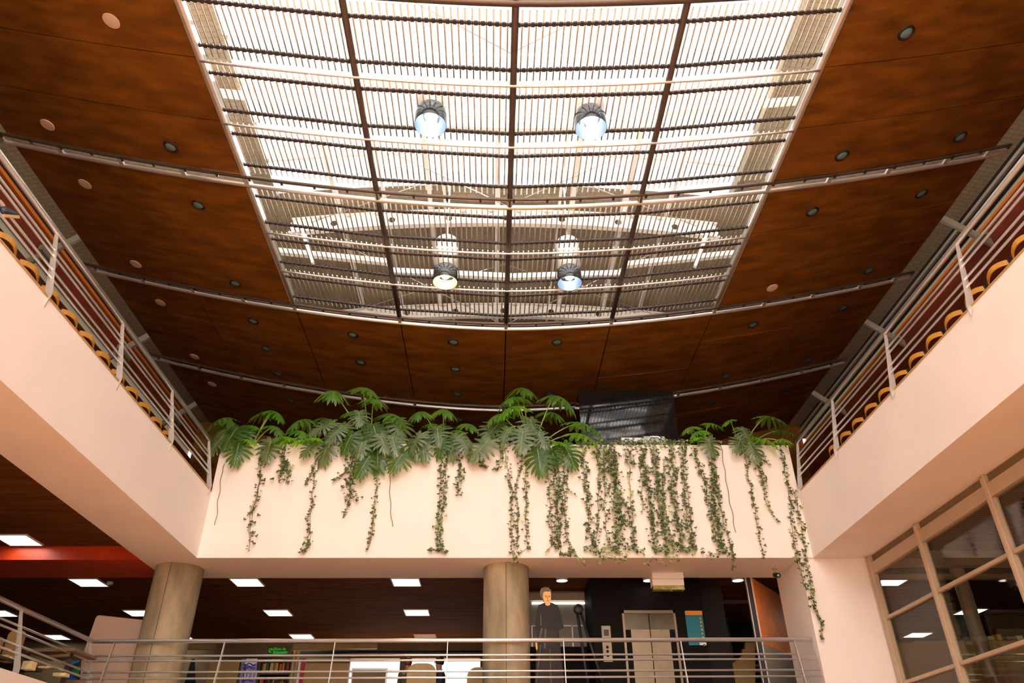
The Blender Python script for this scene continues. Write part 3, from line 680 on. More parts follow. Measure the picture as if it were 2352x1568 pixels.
# door frame, notice boards, posters, bookcase at the left of the window
YK = 19.6; K = lambda u, v: aty(u, v, YK)
t = thing('tan_doorframe', 'tan post with a red upright, right of the bookcase', 'door frame', (K(685, 1540).x, YK, F1))
b = MB(); b.box(K(668, 1540).x, K(674, 1540).x, YK, YK + .12, F1, K(670, 1492).z); b.box(K(676, 1540).x, K(681, 1540).x, YK + .02, YK + .12, F1, K(670, 1492).z); b.build('post', M_TAN, t)
b = MB(); b.box(K(683, 1540).x, K(688, 1540).x, YK + .02, YK + .12, F1, K(683, 1515).z); b.build('grey_strip', M_WHITE, t)
b = MB(); b.box(K(690, 1540).x, K(698, 1540).x, YK, YK + .12, F1, K(690, 1512).z); b.build('red_upright', mat('bright_red', (.5, .0, .01), rough=.5), t)
b = MB(); b.box(K(698, 1540).x, K(798, 1540).x, YK + .04, YK + .1, F1, K(740, 1522).z); b.build('board', M_TAN, t)
b = MB(); b.box(K(700, 1540).x, K(798, 1540).x, YK + .02, YK + .1, K(740, 1514).z, K(740, 1511).z); b.build('rail', M_BEIGE, t)
b = MB(); b.box(K(478, 1540).x, K(545, 1540).x, YK, YK + .06, F1, K(500, 1519).z); tag(b.build('tan_screen', M_TAN), 'plain tan screen left of the blue and violet banner', 'screen')
b = MB(); b.prism([K(424, 1568), K(448, 1568), K(446, 1512), K(440, 1512)], (0, .05, 0)); b.box(K(424, 1568).x, K(448, 1568).x, YK, YK + .05, F1, K(424, 1566).z); tag(b.build('navy_banner', mat('navy', (.012, .015, .04), rough=.6)), 'narrow dark navy banner right of the left column', 'banner')
# abstract banner (plain curved bands and rings)
t = thing('violet_banner', 'violet banner with white rings and blue waves, left of the bookcase', 'banner', (K(575, 1540).x, YK - .1, F1))
M_VIO = mat('violet_print', (.30, .26, .62), rough=.5); M_BLU = mat('blue_print', (.03, .06, .45), rough=.5); M_WPR = mat('white_print', (.85, .86, .95), rough=.5)
YV = YK - .12; V = lambda u, v: aty(u, v, YV)
b = MB(); b.prism([V(554, 1640), V(580, 1640), V(591, 1512), V(566, 1512)], (0, .02, 0)); b.prism([V(556, 1512), V(563, 1512), V(553, 1600), V(546, 1600)], (0, .02, 0)); b.build('sheet', M_VIO, t)
zz = V(554, 1640).z; b = MB(); b.box(V(550, 1640).x, V(584, 1640).x, YV - .1, YV + .12, F1, F1 + .03); b.box(V(565, 1640).x, V(570, 1640).x, YV, YV + .03, F1, zz + .05); b.build('foot', M_STEELD, t)
b = MB(); b.prism([V(562, 1524), V(566, 1512), V(591, 1512), V(589, 1522), V(576, 1529)], (0, -.006, 0)); b.build('white_top', M_WPR, t)
b = MB()
for v in (1525, 1533, 1562): b.tube([V(560 + k * 4 - (v - 1512) * .1, v + 2.4 * math.sin(k * 1.3)) + Vector((0, -.008, 0)) for k in range(8)], .014, 5)
b.build('wave_line', M_BLU, t)
for u, v in ((567, 1549), (584, 1551)):
    b = MB(); c = V(u, v); b.tube([c + Vector((.045 * math.cos(a * PI / 8), -.008, .085 * math.sin(a * PI / 8))) for a in range(17)], .018, 6); b.build('ring', M_WPR, t)
# bookcase with books
t = thing('bookcase', 'dark open bookcase below the green exit sign', 'bookcase', (K(630, 1540).x, YK + .2, F1))
xa, xb = K(594, 1540).x, K(667, 1540).x; zt_ = K(630, 1515).z; zs_ = K(630, 1545.5).z
M_DKW = mat('dark_wood', (.05, .03, .015), rough=.6)
b = MB(); b.box(xa, xa + .03, YK + .02, YK + .4, F1, zt_); b.box(xb - .03, xb, YK + .02, YK + .4, F1, zt_); b.box(xa, xb, YK + .38, YK + .4, F1, zt_); b.build('carcass', M_DKW, t)
for z in (zt_ - .03, zs_, zs_ - .42): b = MB(); b.box(xa + .03, xb - .03, YK + .02, YK + .38, z - .025, z); b.build('shelf', M_DKW, t)
cols = [('red', (.42, .05, .015)), ('olive', (.18, .16, .04)), ('brown', (.15, .07, .03)), ('orange-red', (.55, .12, .03)), ('cream', (.62, .5, .24)), ('black', (.02, .02, .02)), ('yellow', (.62, .4, .1)), ('tan', (.5, .34, .1)), ('orange', (.66, .3, .03)), ('green', (.07, .13, .04))]
for sh, z in enumerate((zs_, zs_ - .42)):
    x = xa + .05
    for k in range(16):
        w = rnd.uniform(.024, .05); h = rnd.uniform(.2, .34)
        if x + w > xb - .04: break
        nm, c = cols[(k * 7 + sh * 3 + k // 3) % len(cols)]
        mm = MATS.get('book_' + nm) or mat('book_' + nm, c, rough=.6)
        b = MB(); b.bbox(x, x + w, YK + .06, YK + .26, z + .001, z + h, .003)
        tag(b.build('book', mm), f'{nm} spined book, {ORD[k]} from the left on the {["upper", "lower"][sh]} shelf of the dark bookcase', 'book', f'books on the {["upper", "lower"][sh]} shelf of the dark bookcase')
        x += w + .004 + (.03 if k in (4, 9) else 0)
# green exit sign
q0, q1 = aty(500, 1476, 21.5), aty(669, 1507, 21.5)
b = MB(); b.box(q0.x, q1.x, 21.44, 21.5, q1.z, q0.z); struct(b.build('trim_22', M_BROWNB), 'brown bulkhead above the bookcase')
YG = 21.43; G = aty(617, 1486, YG); G2 = aty(662, 1500.5, YG)
t = thing('exit_sign', 'small clear sign with green letters hanging above the bookcase', 'sign', ((G.x + G2.x) / 2, YG, G2.z))
b = MB(); b.box(G.x, G2.x, YG, YG + .012, G2.z, G.z + .02); b.build('plate', mat('sign_plate', (.16, .13, .04), rough=.2), t)
M_GRN = mat('sign_green', (.0, .45, .03), rough=.4, emit=(0, .6, .05), estr=.5)
def text_part(body, size, x, y, z, M, parent):
    cu = bpy.data.curves.new('lettering', 'FONT'); cu.body = body; cu.size = size; cu.extrude = .002; cu.align_x = 'LEFT'
    cu.materials.append(M)
    tmp = bpy.data.objects.new('tmp', cu); me = bpy.data.meshes.new_from_object(tmp); bpy.data.objects.remove(tmp); bpy.data.curves.remove(cu)
    me.name = 'lettering'
    o = bpy.data.objects.new('lettering', me); COL.objects.link(o); o.parent = parent
    o.location = Vector((x, y, z)) - ORIGIN[parent.name]; o.rotation_euler = (PI / 2, 0, 0); return o
zz = G.z
text_part('Ruta de', .095, G.x + .165, YG - .004, zz - .072, M_GRN, t); text_part('Evacuaci\u00f3n', .082, G.x + .165, YG - .004, zz - .142, M_GRN, t)
b = MB(); b.box(G.x + .145, G2.x - .04, (YG - .006), YG, G2.z + .002, G2.z + .016); b.box(G.x + .14, G.x + .15, (YG - .006), YG, G2.z + .002, zz - .004); b.build('underline', M_GRN, t)
b = MB(); b.tube([(G.x + .07 + .05 * math.cos(a * PI / 8), (YG - .004), (G.z + G2.z) / 2 + .05 * math.sin(a * PI / 8)) for a in range(14)], .008, 6); b.beam((G.x + .04, (YG - .004), G2.z + .03), (G.x + .09, (YG - .004), G.z - .05), .006, .014); b.build('pictogram', M_GRN, t)


# dark screen and furniture before the window
S = lambda u, v: aty(u, v, 18.2)
t = thing('monitor', 'dark framed screen standing before the left bright window', 'screen', (S(850, 1550).x, 18.2, F1))
b = MB(); b.box(S(809, 1550).x, S(887, 1550).x, 18.2, 18.25, 2.2, S(850, 1538).z); b.build('panel', M_BROWNB, t)
b = MB(); z1 = S(850, 1537).z; b.box(S(807, 1550).x, S(889, 1550).x, 18.19, 18.24, z1, z1 + .03); b.box(S(886, 1550).x, S(889, 1550).x, 18.18, 18.24, 2.2, z1); b.box(S(807, 1550).x, S(809.5, 1550).x, 18.18, 18.24, 2.2, z1); b.build('frame', M_STEELD, t)
b = MB(); b.box(S(845, 1550).x, S(853, 1550).x, 18.2, 18.26, F1, 2.2); b.box(S(825, 1550).x, S(873, 1550).x, 18.0, 18.45, F1, F1 + .03); b.build('stand', M_STEELD, t)


def round_chair(u0, u1, vtop, Y, lab, M, seat=.44):
    a = aty(u0, vtop, Y); c = aty(u1, vtop, Y); w = c.x - a.x; xm = (a.x + c.x) / 2; zt = a.z
    t = thing('reading_chair', lab, 'chair', (xm, Y, F1), 'chairs of the lower gallery')
    rr = min(w * .32, .2)
    poly = [(a.x, Y, F1 + .35), (c.x, Y, F1 + .35)] + [(c.x - rr + rr * math.cos(k * PI / 12), Y, zt - rr + rr * math.sin(k * PI / 12)) for k in range(7)] + [(a.x + rr - rr * math.sin(k * PI / 12), Y, zt - rr + rr * math.cos(k * PI / 12)) for k in range(7)]
    b = MB(); b.prism(poly, (0, .05, 0)); b.build('backrest', M, t)
    b = MB(); b.bbox(a.x, c.x, Y + .04, Y + w + .1, F1 + seat - .08, F1 + seat, .03); b.build('seat', M, t)
    for lx in (a.x + .04, c.x - .04):
        for ly in (Y + .03, Y + w + .05): b = MB(); b.tube([(lx, ly, F1), (lx, ly, F1 + seat - .06)], .02, 8); b.build('leg', M_STEELD, t)
round_chair(936, 1003, 1523, 16.6, 'large tan round-shouldered chair before the bright windows', M_TAN)
round_chair(1073, 1140, 1532, 16.9, 'tan chair half hidden by the middle column', M_TAN)
round_chair(22, 60, 1447, 13.2, 'tan chair behind the lower left railing', M_TAN)
round_chair(-24, 9, 1462, 12.6, 'tan chair at the photo left edge behind the lower railing', M_TAN)

# things on the lower left gallery
t = thing('long_table', 'olive wooden table on the lower left gallery', 'table', (-8.6, 13.6, F1))
zt_ = atx(120, 1490, -8.0).z
TA = atx(60, 1489, -8.0); TB = atx(172, 1488, -8.0)
b = MB(); q = [aty(60, 1489, 13.2), aty(172, 1487, 13.2), aty(172, 1494, 13.2), aty(60, 1497, 13.2)]; b.prism(q, (0, .8, 0)); b.build('table_top', M_BROWNB, t)
b = MB(); b.tube([aty(82, 1494, 13.3), aty(100, 1506, 13.3), aty(112, 1508, 13.3), aty(160, 1503, 13.3)], .03, 8); b.build('curved_brace', M_BROWNB, t)
for u in (66, 165): c = aty(u, 1494, 13.4); b = MB(); b.box(c.x - .03, c.x + .03, 13.37, 13.43, F1, c.z); b.build('leg', M_DKW, t)
for k, (u0, v0, u1, v1) in enumerate(((0, 1503, 14, 1518), (16, 1508, 23, 1518), (53, 1517, 68, 1536), (88, 1529, 102, 1534), (107, 1527, 125, 1533), (122, 1544, 148, 1552))):
    p = aty(u0, v0, 12.1 + .06 * k); q = aty(u1, v1, 12.1 + .06 * k)
    if k > 2: p.y += .8; q.y += .8; p = aty(u0, v0, p.y); q = aty(u1, v1, q.y)
    M = (MATS.get('cream_card') or mat('cream_card', (.72, .58, .30), rough=.7, var=.15, scale=8))
    b = MB(); b.bbox(min(p.x, q.x), max(p.x, q.x), p.y, p.y + .16, q.z, p.z, .004)
    lab = ['wide cream box behind the lower left railing at the photo edge', 'narrow cream box beside the wide one behind the lower left railing', 'upright cream folder between railing post and table', 'flat pale leaflet behind the lower left railing', 'flat pale leaflet beside the other one, nearer the blue poster', 'pale tray on the lower shelf by the blue poster'][k]
    tag(b.build('card_box', M), lab, 'box', 'paper boxes on the low shelf')
b = MB(); b.box(-8.2, -7.1, 11.4, 13.1, F1, F1 + .12); b.box(-8.2, -7.15, 11.4, 13.1, F1 + .36, F1 + .4); b.box(-8.2, -8.15, 11.4, 13.1, F1, F1 + .4)
tag(b.build('low_shelf', M_DKW), 'low dark shelf behind the lower left railing', 'shelf')
t = thing('blue_poster', 'blue poster with green and bright blue shapes behind the railing corner', 'poster', (-8.0, 14.6, F1))
YQ = 14.7; Q = lambda u, v: aty(u, v, YQ)
b = MB(); b.prism([Q(150, 1560), Q(183, 1560), Q(187, 1494), Q(163, 1494)], (0, .02, 0)); b.build('sheet', M_BLACK, t)
b = MB(); b.prism([Q(165, 1497), Q(184, 1495), Q(183, 1519), Q(152, 1532), Q(155, 1511)], (0, -.01, 0)); b.build('blue_shape', mat('sky_print', (.01, .16, .5), rough=.5, var=.2, scale=3), t)
b = MB(); b.prism([Q(168, 1537), Q(186, 1527), Q(181, 1556), Q(158, 1546)], (0, -.01, 0)); b.build('green_shape', mat('green_print', (.01, .2, .015), rough=.5, var=.2, scale=3), t)
b = MB(); b.prism([Q(146, 1560), Q(149, 1553), Q(160, 1546), Q(178, 1560)], (0, -.015, 0)); b.build('bright_shape', mat('bright_blue', (.01, .08, .75), rough=.5), t)
b = MB(); b.box(Q(150, 1560).x, Q(183, 1560).x, YQ + .0, YQ + .25, F1, F1 + .04); b.build('foot', M_STEELD, t)

# ------------------------------------------------------------------ glazed wall at the right
XG = 7.09
M_FRAME = mat('tan_frame', (.50, .385, .26), rough=.45, var=.05, scale=4)
MY = [13.9, 12.06, 10.02, 7.98, 5.94, 3.9]; TZ = [3.05, 1.98, .9, -.2]
t = thing('glazed_partition', 'tan framed glass wall under the right gallery', 'glass wall', (XG, 9, G0))
for y in MY:
    b = MB(); b.bbox(XG - .09, XG + .03, y - .045, y + .045, G0, ZS - .003, .012); b.box(XG - .11, XG - .09, y - .02, y + .02, G0, ZS - .05); b.build('mullion', M_FRAME, t)
b = MB(); b.box(XG - .07, XG + .05, 3.9, 13.9, ZS - .34, ZS - .14); b.box(XG - .02, XG + .05, 3.9, 13.9, ZS - .14, ZS - .003, 1); b.build('head_frame', [M_FRAME, M_BROWNB], t)
for z in TZ:
    for ya, yb in zip(MY[1:], MY): b = MB(); b.bbox(XG - .06, XG + .03, ya + .04, yb - .04, z - .03, z + .03, .01); b.build('transom', M_FRAME, t)
for ya, yb in zip(MY[1:], MY):
    b = MB(); b.box(XG - .006, XG + .006, ya, yb, G0, ZS - .3); b.build('pane', M_GLASS, t)
# behind the glass
b = MB(); b.box(7.2, 14, 14.3, 14.5, 4.12, 4.4); b.box(7.2, 14, 14.9, 15.0, 4.02, 4.12); struct(b.build('trim_20', M_FRAME), 'tan beam behind the glazed wall')
b = MB(); b.lathe((9.12, 14.7, F1), [(.13, 0), (.13, C1 - F1)], 24); tag(b.build('slim_column', M_FRAME), 'slim pale column seen through the glazed wall', 'column')
b = MB(); p = aty(2150, 1476, 16.4); b.box(7.3, 9.4, 16.4, 16.5, F1, p.z); tag(b.build('low_partition', M_TAN), 'tan low partition behind the glass next to the pier', 'partition')
t = thing('room_railing', 'thin steel railing deep behind the glazed wall', 'railing', (11.5, 17.2, F1))
for v in (1503, 1520, 1549, 1562): p = aty(2300, v, 17.2); b = MB(); b.tube([(9.9, 17.2, p.z), (14, 17.2, p.z)], .016, 8); b.build('bar', M_STEEL, t)
for x in (9.9, 11.9, 13.9): b = MB(); b.box(x - .02, x + .02, 17.18, 17.22, F1, aty(2300, 1503, 17.2).z + .02); b.build('post', M_STEELD, t)
b = MB(); p = aty(2300, 1471, 17.9); b.box(9.6, 14, 17.9, 18.2, F1, p.z); tag(b.build('book_counter', M_TAN), 'long counter deep behind the glazed wall', 'counter')
for k, (u, w, h, c) in enumerate(((2252, 8, 12, 'cream'), (2268, 14, 9, 'tan'), (2290, 10, 13, 'orange'), (2312, 12, 8, 'brown'), (2335, 14, 10, 'cream'))):
    q = aty(u, 1471, 18.0); mm = MATS.get('book_' + c); s_ = .0105
    b = MB(); b.bbox(q.x, q.x + w * s_, 17.95, 18.15, q.z + .001, q.z + h * s_, .003)
    tag(b.build('book', mm), f'{c} book lying on the counter behind the glass, {ORD[k]} from the pier', 'book', 'books on the counter behind the glass')
b = MB(); b.box(12.0, 12.6, 15.6, 15.75, 2.6, 3.95); b.box(12.25, 12.35, 15.62, 15.73, 3.95, C1); tag(b.build('hanging_screen', M_BLACK), 'dark screen hanging behind the glazed wall', 'screen')

# ------------------------------------------------------------------ split-leaf philodendrons
def leaf_mesh(name, mats, droop, seed, nl=8):
    R = random.Random(seed); b = MB()
    L0, L1 = -.22, .62
    def surf(x, y):
        r2 = x * x * 1.25 + (y - .05) ** 2 * .75
        return Vector((x, y, -droop * r2 - .0 + .05 * abs(x)))
    # central web
    n = 12; vs = []
    for k in range(n + 1):
        t = k / n; y = L0 * .55 + (L1 - L0 * .55) * t
        w = .15 * (math.sin(PI * min(1, .12 + t * .9)) ** .7) * (1 - .55 * t)
        vs += [surf(-w, y), surf(-w * .5, y), surf(0, y) - Vector((0, 0, .006)), surf(w * .5, y), surf(w, y)]
    b.add(vs, [(5 * k + j, 5 * k + j + 1, 5 * k + j + 6, 5 * k + j + 5) for k in range(n) for j in range(4)], 0, True)
    for sx in (-1, 1):
        for i in range(nl):
            t = i / (nl - 1)
            yb = -.12 + .64 * t
            ang = math.radians(148 - 122 * t + R.uniform(-5, 5))
            ln = (.30 + .17 * math.sin(PI * min(1, t * 1.15 + .08)) - .12 * t) * R.uniform(.9, 1.1)
            w = .058 * (1 - .35 * t)
            dx, dy = math.sin(ang) * sx, math.cos(ang)
            px_, py_ = -dy, dx
            xb = .03 * sx
            P = []; prof = [(0, 1.0), (.25, .92), (.5, 1.0), (.72, 1.0), (.88, .62), (1, .06)]
            for f, ww in prof:
                bend = .10 * f * f
                cx = xb + dx * ln * f; cy = yb + dy * ln * f + bend * .6
                for j in (-1, 0, 1):
                    q = surf(cx + px_ * w * ww * j, cy + py_ * w * ww * j)
                    if j == 0: q.z += .012 * (1 - f)
                    q.z -= .05 * f * f * R.uniform(.6, 1.4)
                    P.append(q)
            b.add(P, [(3 * k + j, 3 * k + j + 1, 3 * k + j + 4, 3 * k + j + 3) for k in range(len(prof) - 1) for j in range(2)], 0, True)
    # terminal lobe and pale midrib
    b.add([surf(-.05, .5), surf(.05, .5), surf(.045, .62), surf(0, .74), surf(-.045, .62)], [(0, 1, 2, 3, 4)], 0)
    vs = []
    for k in range(9):
        y = -.1 + .75 * k / 8; w = .009 * (1 - .09 * k)
        vs += [surf(-w, y) + Vector((0, 0, .006)), surf(w, y) + Vector((0, 0, .006))]
    b.add(vs, [(2 * k, 2 * k + 1, 2 * k + 3, 2 * k + 2) for k in range(8)], 1)
    me = bpy.data.meshes.new(name); me.from_pydata(b.v, [], b.f)
    for M in mats: me.materials.append(M)
    me.polygons.foreach_set('material_index', b.mi); me.polygons.foreach_set('use_smooth', b.sm); me.update()
    return me
LEAVES = {'f': [leaf_mesh('leaf_blade', [M_SHEEN, M_STALK], d, s) for d, s in ((.35, 1), (.55, 2), (.25, 3))],
          'd': [leaf_mesh('leaf_blade', [M_PLANT, M_STALK], d, s) for d, s in ((.35, 11), (.5, 12))],
          'e': [leaf_mesh('leaf_blade', [M_PLANTE, M_STALK], d, s) for d, s in ((.95, 4), (1.2, 5), (.8, 6))],
          'g': [leaf_mesh('leaf_blade', [M_PLANTL, M_STALK], d, s) for d, s in ((.7, 7), (1.0, 8))]}
# each leaf: u, v of its middle, width in the photo, kind (f = hanging face-on, e = flat umbrella, g = young green), turn of the tip in degrees
PLANTS = [
 ((575, 14.45), 'low bushy split-leaf philodendron at the left end of the planter',
  [(530, 966, 62, 'e', 30), (533, 998, 66, 'f', -10), (545, 1034, 58, 'f', 5), (582, 977, 44, 'g', 20), (602, 948, 54, 'e', -50), (636, 946, 52, 'g', 60), (634, 979, 56, 'e', 40), (617, 1030, 58, 'f', 0), (648, 1003, 46, 'g', -30), (498, 1018, 50, 'f', -30), (503, 962, 52, 'e', -70), (575, 1010, 50, 'g', 30), (560, 1002, 44, 'f', -20), (512, 990, 44, 'f', -40)]),
 ((715, 14.45), 'broad split-leaf philodendron with drooping leaves, second plant from the left end of the planter',
  [(693, 962, 68, 'e', -20), (693, 989, 60, 'e', 30), (743, 980, 60, 'f', -55), (754, 961, 56, 'e', 40), (750, 1028, 68, 'f', -18), (712, 1028, 46, 'f', -35), (772, 992, 56, 'f', -30), (660, 1008, 44, 'g', -50), (726, 1005, 50, 'g', 10), (690, 1010, 44, 'g', -20)]),
 ((850, 14.45), 'tall philodendron with umbrella leaves and big dark hanging leaves, third plant from the left',
  [(766, 896, 70, 'e', 10), (845, 891, 72, 'e', 35), (861, 915, 68, 'e', 15), (820, 944, 62, 'g', 20), (825, 957, 50, 'f', 10), (911, 952, 74, 'e', 45), (918, 980, 74, 'f', 8), (862, 992, 70, 'f', 18), (776, 990, 62, 'f', -28), (867, 1040, 78, 'f', 5), (838, 1064, 62, 'f', -20), (916, 1054, 58, 'f', -25), (955, 1028, 56, 'f', 12), (905, 1018, 56, 'f', 20), (800, 1012, 56, 'f', -20), (880, 1015, 54, 'f', 30), (830, 1022, 60, 'f', -5)]),
 ((1020, 14.45), 'small philodendron with two thin upright umbrella leaves, fourth plant from the left',
  [(965, 944, 56, 'e', -10), (1023, 939, 58, 'e', 15), (992, 972, 46, 'g', 0), (1006, 997, 68, 'f', 10), (1079, 973, 54, 'e', 25), (1062, 989, 46, 'e', 50), (972, 1030, 56, 'f', 10), (1042, 1020, 64, 'f', -20), (1068, 1022, 50, 'f', 35), (956, 1012, 50, 'f', -30), (1012, 1025, 50, 'f', -12)]),
 ((1222, 14.45), 'largest philodendron with a high fan of umbrella leaves, in the middle of the planter',
  [(1134, 985, 74, 'f', -32), (1106, 1028, 66, 'f', -40), (1136, 953, 56, 'e', -60), (1202, 889, 68, 'e', 10), (1178, 911, 74, 'e', -20), (1290, 911, 76, 'e', 50), (1172, 934, 72, 'g', -40), (1270, 946, 66, 'e', 30), (1223, 976, 60, 'f', 15), (1199, 1008, 68, 'f', -8), (1245, 1008, 48, 'f', 25), (1238, 1052, 72, 'f', 4), (1306, 1040, 66, 'f', 22), (1346, 973, 78, 'e', 55), (1342, 998, 74, 'e', 48), (1271, 1046, 50, 'f', 10), (1160, 1000, 52, 'f', -20), (1290, 1015, 44, 'g', 30)]),
 ((1615, 14.45), 'small bright philodendron right of the ivy curtain',
  [(1582, 981, 46, 'e', -40), (1614, 988, 44, 'g', 0), (1640, 973, 42, 'g', 40), (1631, 1022, 50, 'f', 0), (1597, 992, 40, 'e', -60), (1600, 1004, 36, 'g', -30)]),
 ((1700, 14.45), 'small philodendron near the right end of the planter with one leaf stretched to the right',
  [(1671, 966, 34, 'g', -70), (1711, 993, 44, 'f', 10), (1777, 959, 60, 'e', 60), (1697, 1018, 44, 'f', -30), (1728, 1030, 52, 'f', 12), (1758, 1008, 52, 'e', 40), (1735, 1003, 36, 'g', 20), (1805, 988, 44, 'e', 50), (1800, 1008, 40, 'g', 20)]),
]
TOWARD = Vector((0, -1, 0))
for (ub, yb), lab, leaves in PLANTS:
    base = aty(ub, 1020, yb); base.z = ZP - .14
    t = thing('philodendron', lab, 'plant', base, 'philodendrons in the planter')
    b = MB(); 
    for k in range(4): b.tube([base + Vector((rnd.uniform(-.25, .25), rnd.uniform(-.05, .05), 0)), base + Vector((rnd.uniform(-.1, .1), 0, .12)), base + Vector((rnd.uniform(-.15, .15), 0, .3))], [.03, .026, .018], 7)
    b.build('trunk', M_STALK, t)
    for u, v, wpx, kd, turn in leaves:
        over = v > 1004
        Y = rnd.uniform(13.72, 13.86) if over else (rnd.uniform(13.95, 14.25) if kd == 'f' else rnd.uniform(14.05, 14.6))
        if 990 < v <= 1004: Y = rnd.uniform(13.8, 14.0)
        P = aty(u, v, Y); s = wpx / FPX * P.length
        a = math.radians(turn)
        if kd == 'f':
            N = Vector((rnd.uniform(-.25, .25) + .3 * math.sin(a), -.90, .36 + (.12 if v < 1000 else -.08)))
            T = Vector((math.sin(a), -.42, -math.cos(a)))
            s *= 1.25
        else:
            N = Vector((math.sin(a) * .35, -.22 + rnd.uniform(-.1, .1), .92))
            T = Vector((math.sin(a) * 1.1, -.75, -.22 if kd == 'e' else .05))
            s *= 1.25
        N.normalize(); T = (T - N * T.dot(N)).normalized(); X = T.cross(N)
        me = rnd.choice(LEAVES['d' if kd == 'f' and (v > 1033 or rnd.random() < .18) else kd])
        o = bpy.data.objects.new('leaf', me); COL.objects.link(o); o.parent = t
        org = P - T * (.2 * s)
        Mx = Matrix(((X.x, T.x, N.x, 0), (X.y, T.y, N.y, 0), (X.z, T.z, N.z, 0), (0, 0, 0, 1))) @ Matrix.Diagonal((s, s, s, 1))
        Mx.translation = org - base
        o.matrix_local = Mx
        at0 = org - T * (.06 * s) - N * .01
        mid = (base + at0) * .5 + Vector((0, 0, .28 if not over else .42)) + Vector((0, .05, 0))
        if over: mid.y = max(mid.y, 13.95)
        st = base + Vector((0, 0, .16)); pts = []
        for k in range(9):
            f = k / 8; pts.append(st * (1 - f) ** 2 + mid * (2 * f * (1 - f)) + at0 * f * f)
        b = MB(); b.tube(pts, [.016 - .007 * k / 8 for k in range(9)], 6); b.build('leaf_stalk', M_STALK, t)

# ------------------------------------------------------------------ ivy
def ivy_leaf(b, P, s, R, mi, wall=True):
    N = Vector((R.uniform(-.55, .55), -1, R.uniform(-.1, .9))).normalized(); a = R.uniform(-.8, .8)
    T = Vector((math.sin(a), -.15, -math.cos(a))); T = (T - N * T.dot(N)).normalized(); X = T.cross(N)
    sh = [(0, -.15), (.32, -.38), (.5, -.08), (.27, .12), (0, .62), (-.27, .12), (-.5, -.08), (-.32, -.38)]
    vs = [P + (X * x + T * y - N * (.25 * abs(x) ** 1.5)) * s for x, y in sh] + [P + N * .05 * s]
    b.add(vs, [(8, i, (i + 1) % 8) for i in range(8)], mi)
def vine(pts, lab, dens, spread, leaf=.07, pale=.15, Y=13.95, bare=False, tipf=1.0):
    W = [aty(u, v, Y) for u, v in pts]
    t = thing('ivy_vine', lab, 'ivy', W[0], 'ivy strands hanging over the planter wall')
    # densify
    path = []
    for p, q in zip(W, W[1:]):
        n = max(2, int((q - p).length / .06))
        path += [p.lerp(q, k / n) for k in range(n)]
    path.append(W[-1])
    for k in range(1, len(path)): path[k] = path[k] + Vector((.012 * math.sin(k * .9 + W[0].x * 7), -.01 * math.sin(k * .7), 0))
    top = path[0] + Vector((0, .35, .06))
    b = MB(); b.tube([top, path[0] + Vector((0, .05, .09))] + path, .0045 if not bare else .006, 5)
    if spread > .05:
        for q in range(int(spread / .03)):
            ox = rnd.uniform(-spread, spread); b.tube([p + Vector((ox * (.6 + .4 * math.sin(k * .35)), -.01, 0)) for k, p in enumerate(path[:int(len(path) * rnd.uniform(.7, 1))])], .004, 4)
    b.build('stem', M_IVYST, t)
    if not bare:
        b = MB(); total = sum((q - p).length for p, q in zip(path, path[1:])); n = int(total * dens)
        for k in range(n):
            f = (k + rnd.random()) / n; i = min(int(f * (len(path) - 1)), len(path) - 2)
            p = path[i].lerp(path[i + 1], f * (len(path) - 1) - i)
            sp = spread * (1 if f < .85 else tipf)
            P = p + Vector((rnd.gauss(0, 1) * (sp * .55 + .018), -abs(rnd.gauss(0, .02 + sp * .35)) - .012, rnd.uniform(-.02, .02)))
            ivy_leaf(b, P, leaf * rnd.uniform(.65, 1.25), rnd, 1 if rnd.random() < pale else 0)
        b.build('leaves', [M_IVY, M_IVYY], t)
    return t
